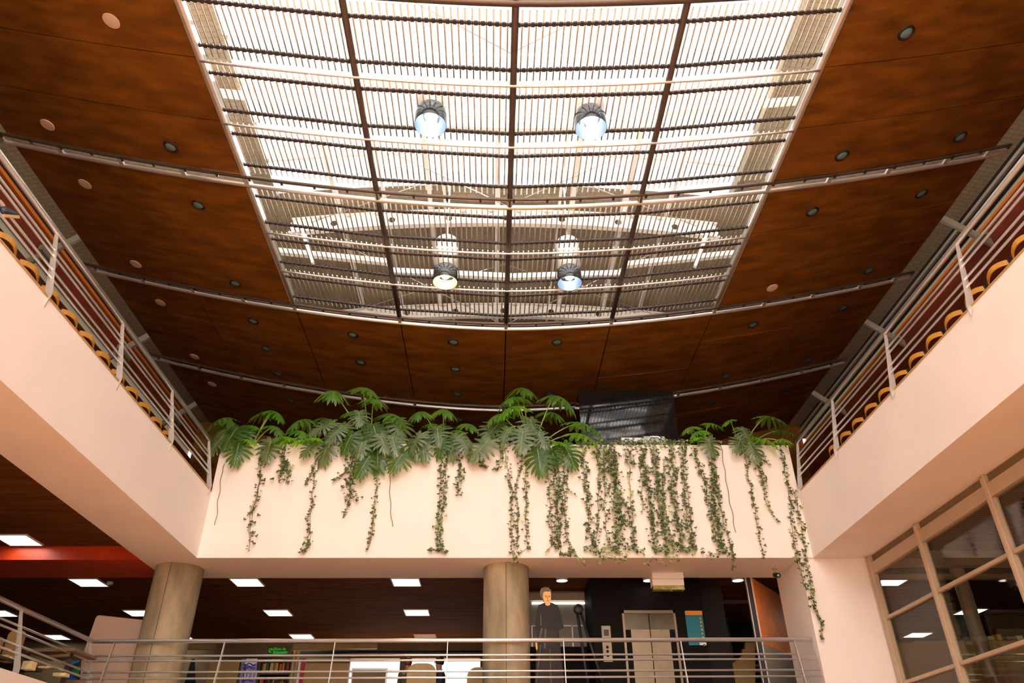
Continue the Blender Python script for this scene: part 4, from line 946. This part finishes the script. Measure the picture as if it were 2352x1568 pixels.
V_ = [
 ([(602, 1030), (600, 1070), (597, 1110), (585, 1160), (574, 1205), (577, 1230), (569, 1266)], 'leafy ivy strand, bushy at the top', 26, .07, {}),
 ([(655, 1028), (652, 1060), (648, 1088), (640, 1106)], 'short bushy ivy tuft', 60, .08, {}),
 ([(658, 1060), (664, 1085), (655, 1110)], 'short hooked ivy tuft', 55, .06, {}),
 ([(724, 1050), (720, 1110), (717, 1150), (711, 1215), (705, 1260)], 'thin ivy strand', 24, .02, {}),
 ([(718, 1070), (712, 1095), (706, 1112)], 'very short ivy strand', 30, .02, {}),
 ([(711, 1240), (704, 1262), (690, 1270)], 'small ivy tail near the wall foot', 60, .03, {}),
 ([(812, 1035), (806, 1075), (804, 1110), (812, 1150)], 'bushy dark ivy strand below the big leaves', 75, .10, {}),
 ([(806, 1130), (798, 1165), (786, 1190)], 'thin ivy tip curling left', 26, .02, {}),
 ([(822, 1075), (795, 1085), (765, 1105)], 'ivy strand swept sideways to the left', 32, .03, {}),
 ([(868, 1080), (862, 1140), (856, 1200), (852, 1245), (838, 1266)], 'thin ivy strand with a leafy foot', 24, .018, {}),
 ([(895, 1078), (896, 1150), (901, 1208)], 'bare brown ivy stem', 0, 0, {'bare': True}),
 ([(1014, 1040), (1012, 1120), (1006, 1200), (1004, 1266)], 'even straight ivy strand, left one of a pair', 30, .025, {}),
 ([(1026, 1040), (1022, 1110), (1014, 1190), (1010, 1262)], 'even straight ivy strand, right one of a pair', 30, .025, {}),
 ([(988, 1264), (1006, 1262), (1028, 1268)], 'ivy foot spreading sideways under the pair', 60, .03, {}),
 ([(1048, 1030), (1056, 1060), (1057, 1090), (1050, 1138)], 'medium ivy strand ending halfway', 46, .04, {}),
 ([(1092, 1048), (1104, 1062), (1112, 1076)], 'dark round ivy tuft', 90, .07, {}),
 ([(1148, 1035), (1149, 1060), (1146, 1078), (1128, 1078)], 'short ivy strand hooking left', 32, .02, {}),
 ([(1160, 1035), (1166, 1080), (1176, 1120), (1174, 1200), (1176, 1260), (1180, 1300)], 'long ivy strand reaching the middle column', 26, .025, {}),
 ([(1200, 1040), (1194, 1085), (1184, 1115), (1190, 1180), (1188, 1262)], 'wavy thin ivy strand', 22, .02, {}),
 ([(1206, 1048), (1209, 1140), (1207, 1210), (1214, 1256), (1190, 1272)], 'thin ivy strand with a foot swept left', 25, .02, {}),
 ([(1257, 1062), (1262, 1130), (1264, 1190), (1271, 1250), (1250, 1268)], 'thin ivy strand left of a thick one', 22, .02, {}),
 ([(1276, 1060), (1278, 1130), (1282, 1200), (1280, 1262)], 'thick ivy strand below the darkest big leaf', 70, .07, {}),
 ([(1295, 1060), (1296, 1150), (1300, 1220), (1312, 1268)], 'thin ivy strand right of a thick one', 24, .02, {}),
 ([(1288, 1272), (1300, 1276), (1318, 1268)], 'leafy ivy foot joining three strands', 70, .04, {}),
 ([(1306, 1062), (1300, 1100), (1308, 1128), (1324, 1140)], 'thin ivy strand curling right', 14, .012, {}),
 ([(1314, 1260), (1330, 1282), (1340, 1298)], 'ivy tip hanging past the wall foot', 24, .02, {'pale': .6}),
 ([(1338, 1028), (1344, 1100), (1350, 1180), (1358, 1232), (1366, 1258)], 'leafy ivy strand, first one of the ivy curtain', 52, .045, {}),
 ([(1370, 1030), (1376, 1075), (1374, 1140), (1372, 1210), (1368, 1260)], 'thin ivy strand in the ivy curtain', 26, .025, {}),
 ([(1388, 1028), (1386, 1060), (1390, 1090)], 'short bushy ivy mat at the ivy curtain top', 150, .14, {'pale': .3}),
 ([(1405, 1026), (1408, 1070), (1414, 1130), (1420, 1200), (1418, 1270)], 'thickest leafy ivy strand of the ivy curtain', 130, .115, {'pale': .3}),
 ([(1390, 1095), (1388, 1160), (1394, 1235), (1398, 1262)], 'fine ivy strand left of the thickest one', 20, .02, {}),
 ([(1440, 1030), (1448, 1062), (1456, 1068)], 'small ivy clump caught between strands', 90, .09, {'pale': .3}),
 ([(1446, 1070), (1448, 1140), (1454, 1200)], 'fine ivy strand with pale leaves', 18, .02, {'pale': .5}),
 ([(1434, 1150), (1450, 1200), (1456, 1240), (1464, 1272)], 'leaning ivy strand with a leafy foot', 44, .045, {'tipf': 1.8}),
 ([(1470, 1060), (1474, 1110), (1476, 1180)], 'very fine ivy strand in the ivy curtain', 14, .015, {}),
 ([(1474, 1030), (1484, 1100), (1492, 1160), (1500, 1220), (1506, 1270)], 'leafy dark ivy strand in the ivy curtain', 72, .06, {}),
 ([(1500, 1028), (1508, 1090), (1514, 1150), (1524, 1210), (1534, 1272)], 'leafy ivy strand slanting right', 82, .07, {'pale': .3}),
 ([(1540, 1026), (1546, 1080), (1540, 1125), (1556, 1190), (1566, 1262)], 'wide ivy strand slanting right', 84, .07, {'pale': .3}),
 ([(1525, 1060), (1522, 1120), (1532, 1200), (1548, 1262)], 'fine ivy strand between two wide ones', 26, .03, {'pale': .3}),
 ([(1568, 1026), (1570, 1100), (1574, 1160), (1582, 1220), (1592, 1264)], 'ivy strand closing the ivy curtain on its right', 52, .04, {}),
 ([(1580, 1130), (1586, 1190), (1596, 1262)], 'hair-thin ivy strand beside the curtain', 14, .012, {}),
 ([(1594, 1030), (1604, 1070), (1622, 1120), (1636, 1190), (1650, 1262)], 'slanting ivy strand right of the curtain', 48, .04, {}),
 ([(1634, 1030), (1638, 1090), (1642, 1170), (1654, 1240), (1662, 1272)], 'leafy ivy strand below the small bright plant', 70, .05, {}),
 ([(1642, 1070), (1652, 1150), (1664, 1210), (1682, 1262)], 'fine ivy strand with a leafy tip', 26, .022, {'tipf': 2}),
 ([(1657, 1028), (1666, 1090), (1674, 1140), (1684, 1190), (1690, 1221)], 'bare brown ivy stem right of the curtain', 0, 0, {'bare': True}),
 ([(1680, 1264), (1682, 1290), (1684, 1312)], 'short ivy tail hanging past the wall foot', 14, .015, {}),
 ([(1712, 1045), (1718, 1090), (1730, 1150), (1740, 1210), (1754, 1282)], 'long sparse ivy strand', 22, .016, {}),
 ([(1740, 1040), (1746, 1080), (1752, 1112)], 'short dense ivy strand under the right-end plant', 56, .045, {}),
 ([(1752, 1105), (1758, 1145), (1768, 1175), (1792, 1198)], 'ivy tip curling away to the right', 20, .015, {}),
 ([(1752, 1040), (1758, 1060), (1768, 1068)], 'tiny ivy strand near the right-end plant', 24, .015, {}),
 ([(1794, 1032), (1804, 1090), (1814, 1140), (1818, 1210), (1832, 1290), (1846, 1340), (1868, 1362)], 'long ivy strand beside the right corner', 30, .025, {}),
 ([(1824, 1128), (1832, 1170), (1842, 1215), (1852, 1290), (1860, 1330), (1872, 1395), (1884, 1430), (1888, 1468)], 'longest ivy strand hanging in front of the pier', 30, .022, {}),
]
for k, (pts, lab, dens, spread, kw) in enumerate(V_):
    vine(pts, f'{lab}, {ORD[k]} strand from the left end', dens * 1.12, spread, **kw)
b = MB()
for k in range(900):
    u = rnd.uniform(1325, 1580) if k < 560 else rnd.uniform(560, 1800); v = rnd.gauss(1019, 5)
    P = aty(u, v, rnd.uniform(13.93, 14.2)); P.z = max(P.z, ZP + .005) if P.y > 13.97 else P.z
    ivy_leaf(b, P, .062 * rnd.uniform(.7, 1.25), rnd, 1 if rnd.random() < .35 else 0)
tag(b.build('ivy_mat', [M_IVY, M_IVYY]), 'low mat of ivy leaves creeping along the top of the planter wall', 'ivy', kind='stuff')
b = MB()
for u0, u1, v0, n in ((1340, 1430, 1262, 90), (1440, 1480, 1262, 30), (1500, 1600, 1262, 110), (1610, 1690, 1270, 50), (1370, 1440, 1282, 35), (1480, 1560, 1288, 22)):
    for k in range(n):
        u = rnd.uniform(u0, u1); ivy_leaf(b, aty(u, v0 + 5 * math.sin(u * .12) + rnd.gauss(0, 5), rnd.uniform(13.88, 13.94)), .055 * rnd.uniform(.6, 1.2), rnd, 1 if rnd.random() < .55 else 0)
tag(b.build('ivy_fringe', [M_IVY, M_IVYY]), 'fringe of pale ivy leaves trailing along the foot of the planter wall', 'ivy', kind='stuff')

vine([(512, 1072), (505, 1120), (494, 1206)], 'hair-thin strand drawn as a stem shadow, left corner of the planter wall', 0, 0, bare=True)  # shadow line of a stem, modelled as a thin bare strand
sdp = atz(253, 1337, C1); b = MB(); b.lathe((sdp.x, sdp.y, C1 - .05), [(0, 0), (.05, .005), (.065, .03), (.065, .06)], 16); tag(b.build('smoke_detector', M_WHITE), 'small round smoke detector beside a lit panel at the left', 'detector')
# floodlight and white bar on the back kerb of the planter
YFl = 15.05; P = lambda u, v: aty(u, v, YFl); zk = ZP - .12
t = thing('wall_machine', 'pale box with a rounded handle on the planter kerb before the black shaft', 'appliance', (P(1502, 1003).x, YFl, zk))
b = MB(); b.bbox(P(1478, 1002).x, P(1527, 1002).x, YFl, YFl + .1, zk, P(1500, 1001).z, .012); b.build('body', mat('pale_green_metal', (.50, .52, .44), rough=.4), t)
b = MB(); xa, xb, zt_ = P(1487, 1006).x, P(1519, 1006).x, P(1500, 1004).z
b.tube([(xa, YFl - .03, zk + .1), (xa, YFl - .03, zt_ - .12), (xa + .03, YFl - .03, zt_ - .04), (xa + .08, YFl - .03, zt_), (xb - .08, YFl - .03, zt_), (xb - .03, YFl - .03, zt_ - .04), (xb, YFl - .03, zt_ - .12), (xb, YFl - .03, zk + .1)], .02, 8); b.build('handle', M_STEEL, t)
b = MB(); b.bbox(P(1427, 1004).x, P(1479, 1004).x, YFl + .02, YFl + .08, zk, P(1450, 1003.5).z, .006); tag(b.build('white_board', M_WHITE), 'low white board left of the pale machine on the planter kerb', 'board')

# ------------------------------------------------------------------ plywood chairs behind the upper railings
def ply_chair(loc, face):
    """backrest towards +/-x at loc; face = +1 when the sitter looks to -x"""
    x, y, z = loc; f = face
    t = thing('plywood_chair', '', 'chair', loc)
    b = MB(); n = 10; vs = []
    for k in range(n + 1):
        a = (k / n - .5) * 2; yy = y + a * .235; xx = x - f * (.075 * (1 - a * a)) * -1 * -1
        top = z + .725 - .05 * a * a
        for dx, zz in ((0, top - .075), (0, top), (f * .014, top), (f * .014, top - .075)): vs.append((xx + dx, yy, zz))
    fs = [(4 * k + j, 4 * k + (j + 1) % 4, 4 * k + 4 + (j + 1) % 4, 4 * k + 4 + j) for k in range(n) for j in range(4)] + [(0, 1, 2, 3), (4 * n + 3, 4 * n + 2, 4 * n + 1, 4 * n)]
    b.add(vs, fs, 0); b.build('backrest', M_PLY, t)
    b = MB(); b.bbox(min(x + f * .05, x + f * .46), max(x + f * .05, x + f * .46), y - .22, y + .22, z + .43, z + .455, .01); b.build('seat', M_PLY, t)
    for dy in (-.245, .245):
        b = MB(); b.tube([(x + f * .02, y + dy, z), (x + f * .03, y + dy, z + .44), (x - f * .0, y + dy, z + .675)], .017, 8); b.build('leg', M_BLACK, t)
        b = MB(); b.tube([(x + f * .44, y + dy * .9, z), (x + f * .42, y + dy * .9, z + .44)], .014, 8); b.build('leg', M_BLACK, t)
    return t
HC = F2 + .0
pc = ply_chair((-5.98, 12.72, HC), -1)
YL = [12.72 - .545 * k for k in range(14)]
for k, y in enumerate(YL):
    c = pc if k == 0 else copy_tree(pc, (0, y - YL[0], 0))
    c['label'] = f'yellow plywood chair behind the upper left railing, {ORD[k]} from the planter'; c['group'] = 'plywood chairs behind the upper left railing'
qc = ply_chair((6.56, 13.2, HC), 1)
YR = [13.2 - .555 * k for k in range(14)]
for k, y in enumerate(YR):
    c = qc if k == 0 else copy_tree(qc, (0, y - YR[0], 0))
    c['label'] = f'yellow plywood chair behind the upper right railing, {ORD[k]} from the planter'; c['group'] = 'plywood chairs behind the upper right railing'
# reading counters the chairs face
for x0, x1, side in ((-7.35, -6.75, 'left'), (7.3, 7.9, 'right')):
    t = thing('reading_counter', f'long dark reading counter before the plywood chairs on the upper {side} gallery', 'table', ((x0 + x1) / 2, 9, F2))
    b = MB(); b.bbox(x0, x1, 4.5, 13.6, F2 + .70, F2 + .74, .008); b.build('table_top', M_DKW, t)
    for y in (4.7, 7.6, 10.5, 13.4): b = MB(); b.box(x0 + .05, x1 - .05, y - .03, y + .03, F2, F2 + .70); b.build('leg', M_BLACK, t)

# ------------------------------------------------------------------ people
def skin_obj(name, J, E, M, parent, sub=2):
    """J: list of (point, radius x, radius y); E: edges; first joint is the root"""
    org = ORIGIN[parent.name]
    me = bpy.data.meshes.new(name); me.from_pydata([Vector(j[0]) - org for j in J], E, []); me.materials.append(M)
    o = bpy.data.objects.new(name, me); COL.objects.link(o); o.parent = parent; ORIGIN[o.name] = org
    md = o.modifiers.new('Skin', 'SKIN'); md.use_smooth_shade = True
    import bmesh
    bm = bmesh.new(); bm.from_mesh(me); ly = bm.verts.layers.skin.verify(); bm.verts.ensure_lookup_table()
    for i, j in enumerate(J):
        sv = bm.verts[i][ly]; sv.radius = (j[1], j[2] if len(j) > 2 else j[1]); sv.use_root = (i == 0)
    bm.to_mesh(me); bm.free()
    s = o.modifiers.new('Subdivision', 'SUBSURF'); s.levels = sub; s.render_levels = sub
    return o
M_SKINP = mat('skin_tone', (.42, .22, .11), rough=.55); M_HAIRP = mat('dark_hair', (.02, .013, .008), rough=.5); M_HAIRR = mat('auburn_hair', (.16, .035, .012), rough=.5)
M_JACK = mat('dark_jacket', (.018, .02, .035), rough=.8); M_JEANS = mat('blue_jeans', (.03, .05, .10), rough=.85, var=.3, scale=14); M_OLIVE = mat('olive_shirt', (.10, .085, .05), rough=.85)
M_SHOE = mat('dark_shoe', (.02, .025, .035), rough=.5); M_SOLE = mat('gum_sole', (.48, .30, .12), rough=.7)
def seated(name_label, base, face, top_mat, hair_mat, leg_pts=None, group=None, reach=.28):
    """base: point on the floor under the pelvis; face: unit vector the sitter looks along"""
    B = Vector(base); F = Vector(face).normalized(); S = F.cross(Vector((0, 0, 1))).normalized()
    at = lambda f, s, z: B + F * f + S * s + Vector((0, 0, z))
    t = thing('person', name_label, 'person', B, group)
    J = [(at(0, 0, .52), .13, .11), (at(.0, 0, .68), .125, .10), (at(.02, 0, .84), .135, .10), (at(.02, 0, .98), .10, .085), (at(.03, 0, 1.05), .052, .052), (at(.045, 0, 1.13), .068, .078), (at(.045, 0, 1.22), .074, .088), (at(.035, 0, 1.29), .055, .062)]
    E = [(i, i + 1) for i in range(7)]
    for s in (-1, 1):
        n = len(J)
        J += [(at(.02, s * .17, .97), .058), (at(.06, s * .23, .74), .045), (at(reach, s * .17, .66), .036), (at(reach + .12, s * .10, .68), .03)]
        E += [(3, n), (n, n + 1), (n + 1, n + 2), (n + 2, n + 3)]
        n = len(J)
        lp = leg_pts[0 if s < 0 else 1] if leg_pts else None
        if lp: J += [(Vector(lp[0]), .085), (Vector(lp[1]), .062), (Vector(lp[2]), .042), (Vector(lp[3]), .034)]
        else: J += [(at(.1, s * .1, .5), .085), (at(.45, s * .12, .52), .064), (at(.45, s * .12, .14), .045), (at(.55, s * .12, .06), .04)]
        E += [(0, n), (n, n + 1), (n + 1, n + 2), (n + 2, n + 3)]
    skin_obj('body', J, E, M_SKINP, t)
    # clothing follows the body a little outside it
    JT = [(p[0], *(r + .016 for r in p[1:])) for p in J[:4]] + [(J[4][0] - Vector((0, 0, .03)), .064, .064)]; ET = [(0, 1), (1, 2), (2, 3), (3, 4)]
    for k in (8, 16):
        n = len(JT); JT += [(J[k + i][0], J[k + i][1] + .015) for i in range(3)]; ET += [(3, n), (n, n + 1), (n + 1, n + 2)]
    skin_obj('jacket', JT, ET, top_mat, t)
    JP = [(J[0][0] - Vector((0, 0, .01)), .15, .13)]; EP = []
    for k in (12, 20):
        n = len(JP); JP += [(J[k + i][0], J[k + i][1] + .016) for i in range(3)]; EP += [(0, n), (n, n + 1), (n + 1, n + 2)]
    skin_obj('trousers', JP, EP, M_JEANS, t)
    hp = J[6][0]
    b = MB(); b.lathe(hp - F * .018 - Vector((0, 0, .015)), [(0, .125), (.05, .118), (.085, .085), (.098, .03), (.094, -.02), (.08, -.05), (.0, -.055)], 18); b.build('hair', hair_mat, t)
    for s in (-1, 1):
        b = MB(); e = hp + F * .082 + S * (s * .03) - Vector((0, 0, .005)); b.lathe(e, [(0, .008), (.009, .004), (.009, -.004), (0, -.008)], 8); b.build('eye', M_BLACK, t)
    b = MB(); nn = hp + F * .085 - Vector((0, 0, .03)); b.tube([nn + Vector((0, 0, .035)), nn + F * .014, nn + F * .004 - Vector((0, 0, .012))], [.006, .014, .008], 7); b.build('nose', M_SKINP, t)
    for k in (15, 23):
        a = J[k][0]; pr = J[k - 1][0]; toe = (a - pr); 
        if leg_pts and k == 23: toe = Vector(leg_pts[1][4]) - a
        else: toe = F * .24
        toe = toe.normalized(); up = Vector((0, 0, 1)) - toe * toe.z; up.normalize(); sd = toe.cross(up)
        b = MB(); vs = []; prof = [(-.07, .034, .075), (-.03, .04, .095), (.04, .042, .08), (.12, .046, .055), (.18, .042, .04), (.215, .02, .024)]
        for f, w, h in prof: vs += [a + toe * f + sd * (w * q[0]) + up * (h * q[1] - .035) for q in ((-1, 0), (1, 0), (1, .55), (.5, 1), (-.5, 1), (-1, .55))]
        b.add(vs, [(6 * i + j, 6 * i + (j + 1) % 6, 6 * i + 6 + (j + 1) % 6, 6 * i + 6 + j) for i in range(5) for j in range(6)] + [tuple(range(6))[::-1], tuple(range(30, 36))], 0, True)
        sh = b.build('shoe', M_SHOE, t)
        b = MB(); vs = []
        for f, w, h in prof: vs += [a + toe * f * 1.03 + sd * (w * 1.08 * q[0]) + up * (q[1] - .035) for q in ((-1, -.03), (1, -.03), (1, .004), (-1, .004))]
        b.add(vs, [(4 * i + j, 4 * i + (j + 1) % 4, 4 * i + 4 + (j + 1) % 4, 4 * i + 4 + j) for i in range(5) for j in range(4)] + [(3, 2, 1, 0), (20, 21, 22, 23)], 0); b.build('sole', M_SOLE, sh)
    # hands: palm, four fingers and a thumb
    for k, s in ((11, -1), (19, 1)):
        h = J[k][0]; d = (h - J[k - 1][0]).normalized(); sd = d.cross(Vector((0, 0, 1))).normalized()
        b = MB(); b.tube([h - d * .01, h + d * .04, h + d * .075], [.028, .036, .03], 8)
        for q, ln in ((-1.5, .055), (-.5, .068), (.5, .064), (1.5, .05)):
            p = h + d * .075 + sd * q * .017; b.tube([p, p + d * ln * .55 - Vector((0, 0, .008)), p + d * ln * .9 - Vector((0, 0, .028))], [.0095, .009, .007], 6)
        p = h + d * .02 + sd * s * -.03; b.tube([p, p + d * .03 + sd * s * -.022, p + d * .062 + sd * s * -.02 - Vector((0, 0, .012))], [.012, .011, .008], 6)
        b.build('hand', M_SKINP, t)
    return t
hA = aty(1013, 1519, 17.9)
seated('seated person in a dark jacket, dark hair, in profile before the bright window', (hA.x, 17.9, hA.z - 1.22), (-.9, -.25, 0), M_JACK, M_HAIRP)
hB = aty(935, 1520, 18.4)
seated('seated person with auburn hair and olive shirt left of the large tan chair', (hB.x, 18.4, hB.z - 1.22), (.5, .8, 0), M_OLIVE, M_HAIRR)
# sitters' stools
for h, lab, y in ((hA, 'dark stool under the person in the dark jacket', 17.9), (hB, 'dark stool under the auburn-haired person', 18.4)):
    t = thing('stool', lab, 'stool', (h.x, y, F1)); zs_ = h.z - 1.22 + .40
    b = MB(); b.lathe((h.x, y, zs_ - .05), [(0, 0), (.17, 0), (.18, .02), (.17, .05), (0, .05)], 20); b.build('seat', M_BLACK, t)
    for k in range(4): a = PI / 4 + k * PI / 2; b = MB(); b.tube([(h.x + .13 * math.cos(a), y + .13 * math.sin(a), zs_ - .05), (h.x + .2 * math.cos(a), y + .2 * math.sin(a), F1)], .014, 6); b.build('leg', M_STEELD, t)
# person behind the upper left railing: only a jeans leg and a shoe reach into view
ank = atx(12, 486, -5.52); toe = atx(50, 490, -5.52)
seated('person at the upper left railing, dark shoe with tan sole pushed out between the bars', (-6.3, 5.55, F2), (.55, .85, 0), M_JACK, M_HAIRP,
       leg_pts=[[(-6.4, 5.65, F2 + .5), (-6.3, 6.0, F2 + .5), (-6.25, 6.0, F2 + .14), (-6.2, 6.08, F2 + .06)], [(-6.2, 5.65, F2 + .53), (-5.85, 6.0, F2 + .62), tuple(ank + Vector((-.05, -.06, .07))), tuple(ank), tuple(toe)]])
ch = copy_tree(pc, (0, 5.45 - YL[0], 0)); ch.location = Vector((-6.55, 5.4, F2)); ch['label'] = 'plywood chair under the person at the upper left railing'; ch['group'] = 'plywood chairs behind the upper left railing'

# ------------------------------------------------------------------ light
w = bpy.data.worlds.new('sky'); sc.world = w; w.use_nodes = True
nt = w.node_tree; bg = nt.nodes['Background']
bg.inputs[0].default_value = (.94, .97, 1.0, 1); bg.inputs[1].default_value = 1.65
sd = bpy.data.lights.new('sun', 'SUN'); sd.energy = 44; sd.angle = .01; sd.color = (1, .96, .91)
so = bpy.data.objects.new('sun', sd); COL.objects.link(so); so.location = (0, 20, 30)
so.rotation_euler = Vector((-.03, -.62, -.8)).to_track_quat('-Z', 'Y').to_euler()
sc.view_settings.view_transform = 'Standard'; sc.view_settings.look = 'None'; sc.view_settings.gamma = 1
sc.view_settings.use_curve_mapping = False
sc.view_settings.exposure = 0.22
sc.cycles.max_bounces = 7; sc.cycles.diffuse_bounces = 5; sc.cycles.glossy_bounces = 3; sc.cycles.transparent_max_bounces = 12
sc.cycles.use_denoising = True
sc.cycles.sample_clamp_indirect = 8
